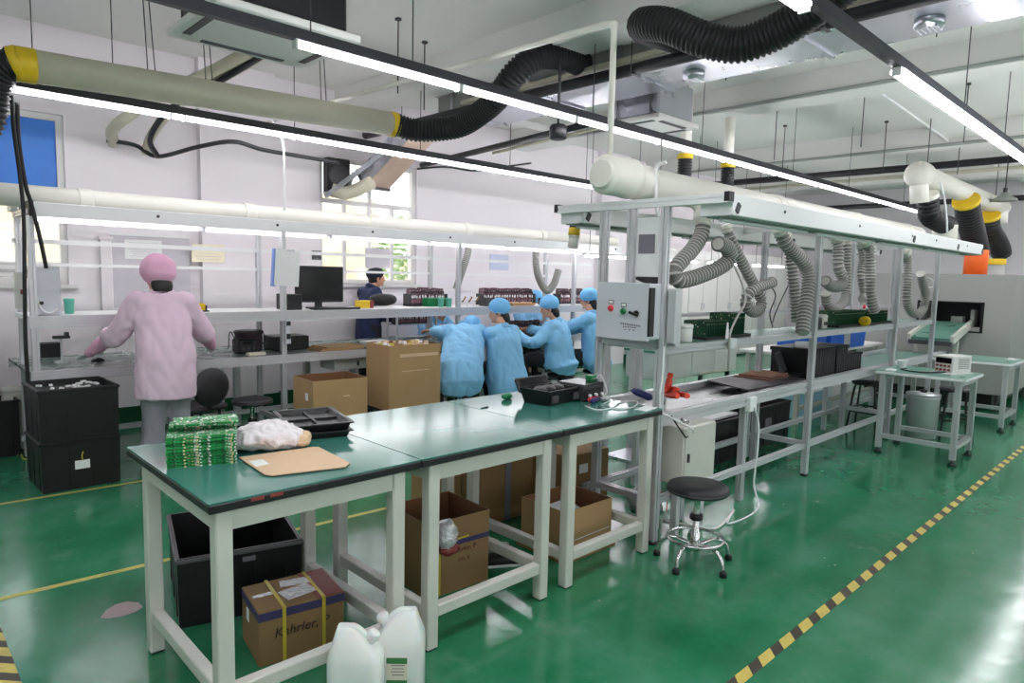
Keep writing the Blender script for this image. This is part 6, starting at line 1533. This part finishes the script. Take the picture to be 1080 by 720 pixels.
def person(name, label, J, group=None):
    """J: joints in world space and the materials of the clothes."""
    pel, chest, nk, hd = V(J['pelvis']), V(J['chest']), V(J['neck']), V(J['head'])
    base = V((pel.x, pel.y, 0))
    t = thing(name, label, 'person', base, world=True)
    f, u, r, R = basis(J['look'], J.get('headup', (0, 0, 1)))
    # ---- the body: one continuous surface
    b = MB()
    b.ell(hd, (.072, .092, .108), 0, R, 18, 12); b.ell(hd + f * .025 - u * .060, (.052, .062, .058), 0, R, 14, 9)
    b.ell(hd + f * .096 - u * .018, (.012, .020, .020), 0, R, 8, 6); b.ell(hd + f * .088 - u * .048, (.022, .010, .008), 0, R, 8, 6)
    b.ell(hd + f * .084 - u * .085, (.02, .016, .016), 0, R, 8, 6)
    for s in (-1, 1):
        b.ell(hd + r * .074 * s - u * .015 - f * .005, (.010, .020, .030), 0, R, 8, 6); b.ell(hd + f * .078 + r * s * .030 + u * .018, (.018, .014, .008), 0, R, 8, 6)
    limb(b, [nk - (hd - nk) * .15, nk.lerp(hd, .55)], [.056, .05])
    limb(b, [pel, pel.lerp(chest, .5), chest, nk], [.125, .11, .125, .06])
    for s in ('L', 'R'):
        sh, el, wr = V(J['sh' + s]), V(J['el' + s]), V(J['wr' + s])
        limb(b, [chest.lerp(nk, .55), sh], [.07, .055]); limb(b, [sh, el, wr], [.048, .040, .026])
        dv = V(J.get('hd' + s, wr - el)).normalized()
        if not J.get('gloves'): hand(b, wr, dv, J.get('palm', (0, 0, 1)), 1 if s == 'L' else -1)
        hp, kn, an = V(J['hip' + s]), V(J['kn' + s]), V(J['an' + s])
        limb(b, [hp, kn], [.085, .058]); limb(b, [kn, an], [.058, .040])
    skinned(b, 'body', 'skin', t, .0075, 2)
    # ---- eyes
    for s in (-1, 1):
        e = MB().ell(hd + f * .083 + r * s * .030 + u * .004, (.011, .007, .006), 0, R, 8, 6).build('eye', 'ink', t)
    # ---- coat
    c = MB(); side = (V(J['shR']) - V(J['shL'])); side.normalize()
    rings = []
    for (p, w, d) in J['coat']:
        p = V(p); rings.append((p, w, d))
    prev = []
    for i, (p, w, d) in enumerate(rings):
        ax = (rings[min(i + 1, len(rings) - 1)][0] - rings[max(i - 1, 0)][0]).normalized()
        a = (side - ax * side.dot(ax)).normalized(); bb = ax.cross(a)
        prev.append((p, a * w, bb * d))
    c.loft(prev, 0, 24)
    for s in ('L', 'R'):
        sh, el, wr = V(J['sh' + s]), V(J['el' + s]), V(J['wr' + s])
        end = el.lerp(wr, J.get('sleeve', .85)); rr = J.get('sl', (.085, .072, .056))
        c.ell(sh, (rr[0],) * 3, 0, nu=14, nv=10); limb(c, [chest.lerp(nk, .45), sh], [.10, rr[0]])
        limb(c, [sh, el, end], rr)
    skinned(c, 'coat', J['cm'], t, .013, 4, J.get('wrinkle', .014), J.get('wf', 9.0), J.get('seed', 0))
    col = MB(); a = V(J['neck']); col.tube([a - (hd - nk) * .18, a + (hd - nk) * .14], [.088, .070], 0, 18); col.build('collar', J['cm'], t)
    # ---- gloves / cuffs
    if J.get('gloves'):
        g = MB()
        for s in ('L', 'R'):
            el, wr = V(J['el' + s]), V(J['wr' + s]); dv = V(J.get('hd' + s, wr - el)).normalized()
            hand(g, wr, dv, (0, 0, 1), 1 if s == 'L' else -1, .15)
            g2 = MB(); limb(g2, [el.lerp(wr, .32), el.lerp(wr, .68), wr], [.056, .052, .036]); skinned(g2, 'oversleeve', J['gloves'], t, .009, 2, .009, 16.0)
        skinned(g, 'glove', 'paper', t, .0065, 1)
    elif J.get('cuff'):
        for s in ('L', 'R'):
            el, wr = V(J['el' + s]), V(J['wr' + s]); MB().tube([el.lerp(wr, .80), el.lerp(wr, .94)], [.052, .046], 0, 14).build('cuff', J['cuff'], t)
    # ---- hair, cap
    h = MB(); h.ell(hd - f * .018 + u * .012, (.083, .095, .105), 0, R, 16, 10)
    if J.get('longhair'): h.ell(hd - f * .060 - u * .075, (.078, .052, .085), 0, R, 14, 9)
    else: h.ell(hd - f * .055 - u * .04, (.066, .045, .055), 0, R, 14, 9)
    ho = h.build('hair', 'hair', t)
    k = MB(); tl = J.get('captilt', -.18)
    cu = (u + f * tl).normalized(); cf, cu2, cr, CR_ = basis(f - cu * f.dot(cu), cu)
    cc = hd + cu * .052 - f * .014; cs = J.get('capsize', (.110, .120, .100))
    k.ell(cc, cs, 0, CR_, 28, 16); k.lathe([(.088, -.03), (.096, -.026), (.096, .012), (.090, .016)], cc - cu * .016, 0, 28, cu)
    for i, v in enumerate(k.v):
        q = v - cc; an = math.atan2(q.dot(cr), q.dot(cf)); hgt = q.dot(cu)
        v += q.normalized() * (.005 * math.sin(an * 15) * max(0, 1 - abs(hgt) / .07) + .006 * noise.noise(v * 18))
    k.build('cap', J['cap'], t)
    # ---- trousers and shoes
    q = MB()
    for s in ('L', 'R'):
        hp, kn, an = V(J['hip' + s]), V(J['kn' + s]), V(J['an' + s])
        limb(q, [hp, kn, an + V((0, 0, .04))] if (kn - hp).length > .1 else [hp, an], J.get('tr', (.115, .088, .075)))
    limb(q, [pel + V((0, 0, .02)), pel - V((0, 0, .05))], [.115, .12])
    skinned(q, 'trousers', J['tm'], t, .013, 3, .010, 11.0, 3.0)
    for s in ('L', 'R'):
        an = V(J['an' + s]); fd = V(J.get('feet', (0, 1, 0))); fd.z = 0; fd.normalize(); x = V((0, 0, 1)).cross(fd)
        z0 = an.z - .07
        MB().loft([(V((an.x, an.y, z0 + .04)) - fd * .07, x * .028, V((0, 0, .035))), (V((an.x, an.y, z0 + .046)) - fd * .03, x * .038, V((0, 0, .045))), (V((an.x, an.y, z0 + .042)) + fd * .05, x * .042, V((0, 0, .04))), (V((an.x, an.y, z0 + .03)) + fd * .13, x * .042, V((0, 0, .029))), (V((an.x, an.y, z0 + .022)) + fd * .18, x * .025, V((0, 0, .018)))], 0, 14).build('shoe', 'shoe', t)
    if J.get('extra'): J['extra'](t, hd, f, u, r, R)
    return t

# --- pink worker standing at the desk, back to the camera
person('person', 'person in a pink coat and pink cap standing at the left bench, back turned', dict(
    pelvis=(1.60, 5.34, .86), chest=(1.60, 5.40, 1.18), neck=(1.59, 5.42, 1.36), head=(1.59, 5.46, 1.475), look=(-.12, 1, -.28),
    shL=(1.44, 5.40, 1.29), elL=(1.335, 5.53, 1.06), wrL=(1.25, 6.0, .880), hdL=(-.25, 1, -.35), shR=(1.76, 5.40, 1.29), elR=(1.93, 5.53, 1.06), wrR=(2.17, 6.0, .880), hdR=(.3, 1, -.35),
    hipL=(1.52, 5.34, .86), knL=(1.515, 5.36, .48), anL=(1.475, 5.32, .075), hipR=(1.68, 5.34, .86), knR=(1.69, 5.38, .48), anR=(1.715, 5.35, .075),
    coat=[((1.595, 5.33, .585), .205, .15), ((1.597, 5.33, .70), .215, .155), ((1.598, 5.335, .86), .205, .15), ((1.60, 5.35, 1.02), .195, .135), ((1.60, 5.38, 1.16), .198, .128), ((1.60, 5.40, 1.27), .178, .105), ((1.595, 5.41, 1.33), .12, .085), ((1.59, 5.42, 1.37), .075, .068)],
    cm='pinkcoat', cap='pinkcap', tm='trouser', gloves='pinkcap', sleeve=.2, sl=(.085, .078, .082), longhair=True, captilt=-.5, capsize=(.122, .125, .122), wrinkle=.013, seed=2.0, tr=(.105, .082, .078)))

# --- seated blue workers: generic seated pose turned by an angle about the stool
def seated(label, x, y, yaw, lean, hz, head, look, wrL, wrR, cw=1.0, seed=0.0, elL=None, elR=None, feet=None, captilt=-.3, tuck=0, hem=.27, longhair=True, sh=None, back=0.0, headup=(0, 0, 1)):
    c, s = math.cos(yaw), math.sin(yaw); F = V((c, s, 0)); S = V((s, -c, 0))     # F forward, S to the right
    P = V((x, y, hz)); ch = P + F * (.30 * math.sin(lean)) + V((0, 0, .36 * math.cos(lean))); nk = P + F * (.50 * math.sin(lean)) + V((0, 0, .52 * math.cos(lean)))
    if sh: nk = V(sh); ch = P.lerp(nk, .68) + V((0, 0, .015))
    hd = V(head); J = dict(headup=headup, pelvis=P, chest=ch, neck=nk, head=hd, look=look, captilt=captilt, longhair=longhair)
    for k, q in (('L', -1), ('R', 1)):
        J['sh' + k] = nk + S * (q * .165) - (nk - ch).normalized() * .07
        w = V(wrL if q < 0 else wrR); J['wr' + k] = w; e = elL if q < 0 else elR
        J['el' + k] = V(e) if e else J['sh' + k].lerp(w, .5) + S * (q * .06) - V((0, 0, .09))
        hp = P + S * (q * .09); J['hip' + k] = hp; J['kn' + k] = hp + F * .40 + S * (q * .04) + V((0, 0, .0)); J['an' + k] = hp + F * (.36) + S * (q * .05); J['an' + k].z = .075
    J['feet'] = F; J['tr'] = (.11, .085, .072)
    ax = (nk - P).normalized(); low = V((P.x, P.y, hem)) + F * .02
    J['coat'] = [(low - F * .03, .20 * cw, .15), (V((P.x, P.y, (hem + hz) / 2)) - F * .03, .225 * cw, .19), (P + F * .02, .225 * cw, .19), (P.lerp(ch, .45) - F * back, .205 * cw, .155), (ch, .205 * cw, .135), (ch.lerp(nk, .55), .17 * cw, .105), (nk, .085, .075), (nk + ax * .03, .07, .065)]
    J.update(cm='bluecoat', cap='bluecap', tm='trouserdark', cuff='tealcup', wrinkle=.017, wf=8.5, seed=seed, sl=(.088, .076, .062))
    person('person', label, J)
    h = P.z - .13
    st = thing('work_stool', 'black stool under the ' + label.split('person ')[1].split(',')[0].replace('in a ', 'person in '), 'stool', (P.x, P.y, 0))
    return st, h
def simple_stool(st, h, label):
    st['label'] = label
    MB().lathe([(.12, -.04), (.16, -.035), (.165, -.015), (.15, 0), (.04, .003)], (0, 0, h), 0, 22).build('seat', 'seat', st)
    MB().lathe([(.025, .06), (.025, h - .04)], (0, 0, 0), 0, 12).build('column', 'chrome', st)
    for k in range(5):
        a = k * 2 * PI / 5; MB().tube(smooth_path([(.02 * math.cos(a), .02 * math.sin(a), .09), (.14 * math.cos(a), .14 * math.sin(a), .07), (.20 * math.cos(a), .20 * math.sin(a), .0)], 4), .012, 0, 8).build('leg', 'black', st)
A = seated('person in blue coat leaning far over the bench, left arm stretched out', 4.27, 5.16, math.radians(66), .9, .60, (4.89, 5.67, .95), (.55, .75, -.55), (4.33, 5.68, .95), (4.60, 5.93, .87), 1.08, 1.0, headup=(-.55, -.1, .8), sh=(4.67, 5.55, .975), elL=(4.36, 5.50, .95), elR=(4.68, 5.72, .88), captilt=-.05, hem=.38, back=.03)
simple_stool(*A, 'dark stool under the person leaning far over the bench')
A = seated('person in blue coat with wide back seated left of centre, head turned left', 4.98, 5.22, math.radians(94), .12, .50, (4.99, 5.39, 1.150), (-.72, .62, -.28), (4.98, 5.86, .87), (5.18, 5.90, .87), 1.16, 3.0, captilt=-.35, hem=.2, sh=(4.99, 5.32, .995))
simple_stool(*A, 'dark stool under the wide backed person in blue coat')
A = seated('person in blue coat seated third along the bench, head bent left', 6.05, 5.40, math.radians(108), .18, .52, (5.95, 5.54, 1.175), (-.72, .60, -.35), (5.76, 5.98, .875), (6.06, 6.00, .875), 1.2, 5.0, captilt=-.3, hem=.42, sh=(6.02, 5.48, 1.02), elL=(5.68, 5.52, .76), elR=(6.16, 5.66, .86))
simple_stool(*A, 'dark stool under the third person in blue coat')
A = seated('person in blue coat seated nearest the control box, leaning left', 6.74, 5.42, math.radians(118), .22, .50, (6.70, 5.55, 1.265), (-.5, .8, -.3), (6.46, 5.98, .88), (6.66, 6.02, .88), 1.08, 7.0, captilt=-.3, hem=.36, sh=(6.70, 5.50, 1.10), elL=(6.44, 5.70, .89))
simple_stool(*A, 'dark stool under the person nearest the control box')
A = seated('person in blue coat bent low behind the shelf, face hidden by the third post', 5.50, 7.27, math.radians(-100), .35, .50, (5.46, 6.98, 1.065), (-.1, -.8, -.5), (5.56, 6.82, .875), (5.30, 6.82, .875), .98, 9.0, captilt=.05, hem=.4, sh=(5.45, 7.13, .98))
simple_stool(*A, 'dark stool of the person bent low behind the shelf')
A = seated('person in blue coat glimpsed across the bench between two blue caps', 7.22, 7.27, math.radians(-95), .3, .50, (7.22, 6.98, 1.19), (-.05, -.8, -.45), (7.32, 6.84, .88), (7.06, 6.84, .88), 1.0, 11.0, captilt=-.1, hem=.4, sh=(7.22, 7.13, 1.03))
simple_stool(*A, 'dark stool of the person glimpsed across the bench')

# --- dark blue worker standing behind the shelf, in profile to the right
def navy_extra(t, hd, f, u, r, R):
    MB().loft([(V((4.700, 7.220, 1.17)), V((.0, .05, 0)), V((.02, 0, .01))), (V((4.675, 7.230, 1.28)), V((.0, .055, 0)), V((.03, 0, .02))), (V((4.640, 7.230, 1.37)), V((.0, .06, 0)), V((.04, 0, .03)))], 0, 14).build('shirt_front', 'whitecloth', t)
person('person', 'person in dark blue jacket and cap standing behind the shelf, seen in profile', dict(
    pelvis=(4.500, 7.220, .86), chest=(4.520, 7.230, 1.18), neck=(4.560, 7.230, 1.375), head=(4.615, 7.220, 1.485), look=(1, -.28, -.10),
    shL=(4.530, 7.380, 1.29), elL=(4.620, 7.390, 1.05), wrL=(4.820, 7.320, 1.02), shR=(4.510, 7.070, 1.29), elR=(4.560, 7.040, 1.04), wrR=(4.760, 7.020, .98),
    hipL=(4.500, 7.310, .86), knL=(4.520, 7.310, .48), anL=(4.500, 7.310, .075), hipR=(4.500, 7.130, .86), knR=(4.520, 7.130, .48), anR=(4.500, 7.130, .075), feet=(1, 0, 0),
    coat=[((4.500, 7.220, .66), .20, .15), ((4.500, 7.220, .86), .20, .15), ((4.500, 7.225, 1.02), .19, .14), ((4.520, 7.230, 1.16), .19, .135), ((4.535, 7.230, 1.27), .165, .105), ((4.550, 7.230, 1.34), .11, .08), ((4.560, 7.230, 1.375), .072, .066)],
    cm='navycloth', cap='navycap', tm='trouserdark', wrinkle=.012, seed=4.0, captilt=-.25, extra=navy_extra, capsize=(.10, .115, .07)))

# ------------------------------------------------------------------ finish
for o in list(bpy.data.objects):
    if 'world' in o.keys(): del o['world']
for me in list(bpy.data.meshes):
    if me.users == 0: bpy.data.meshes.remove(me)
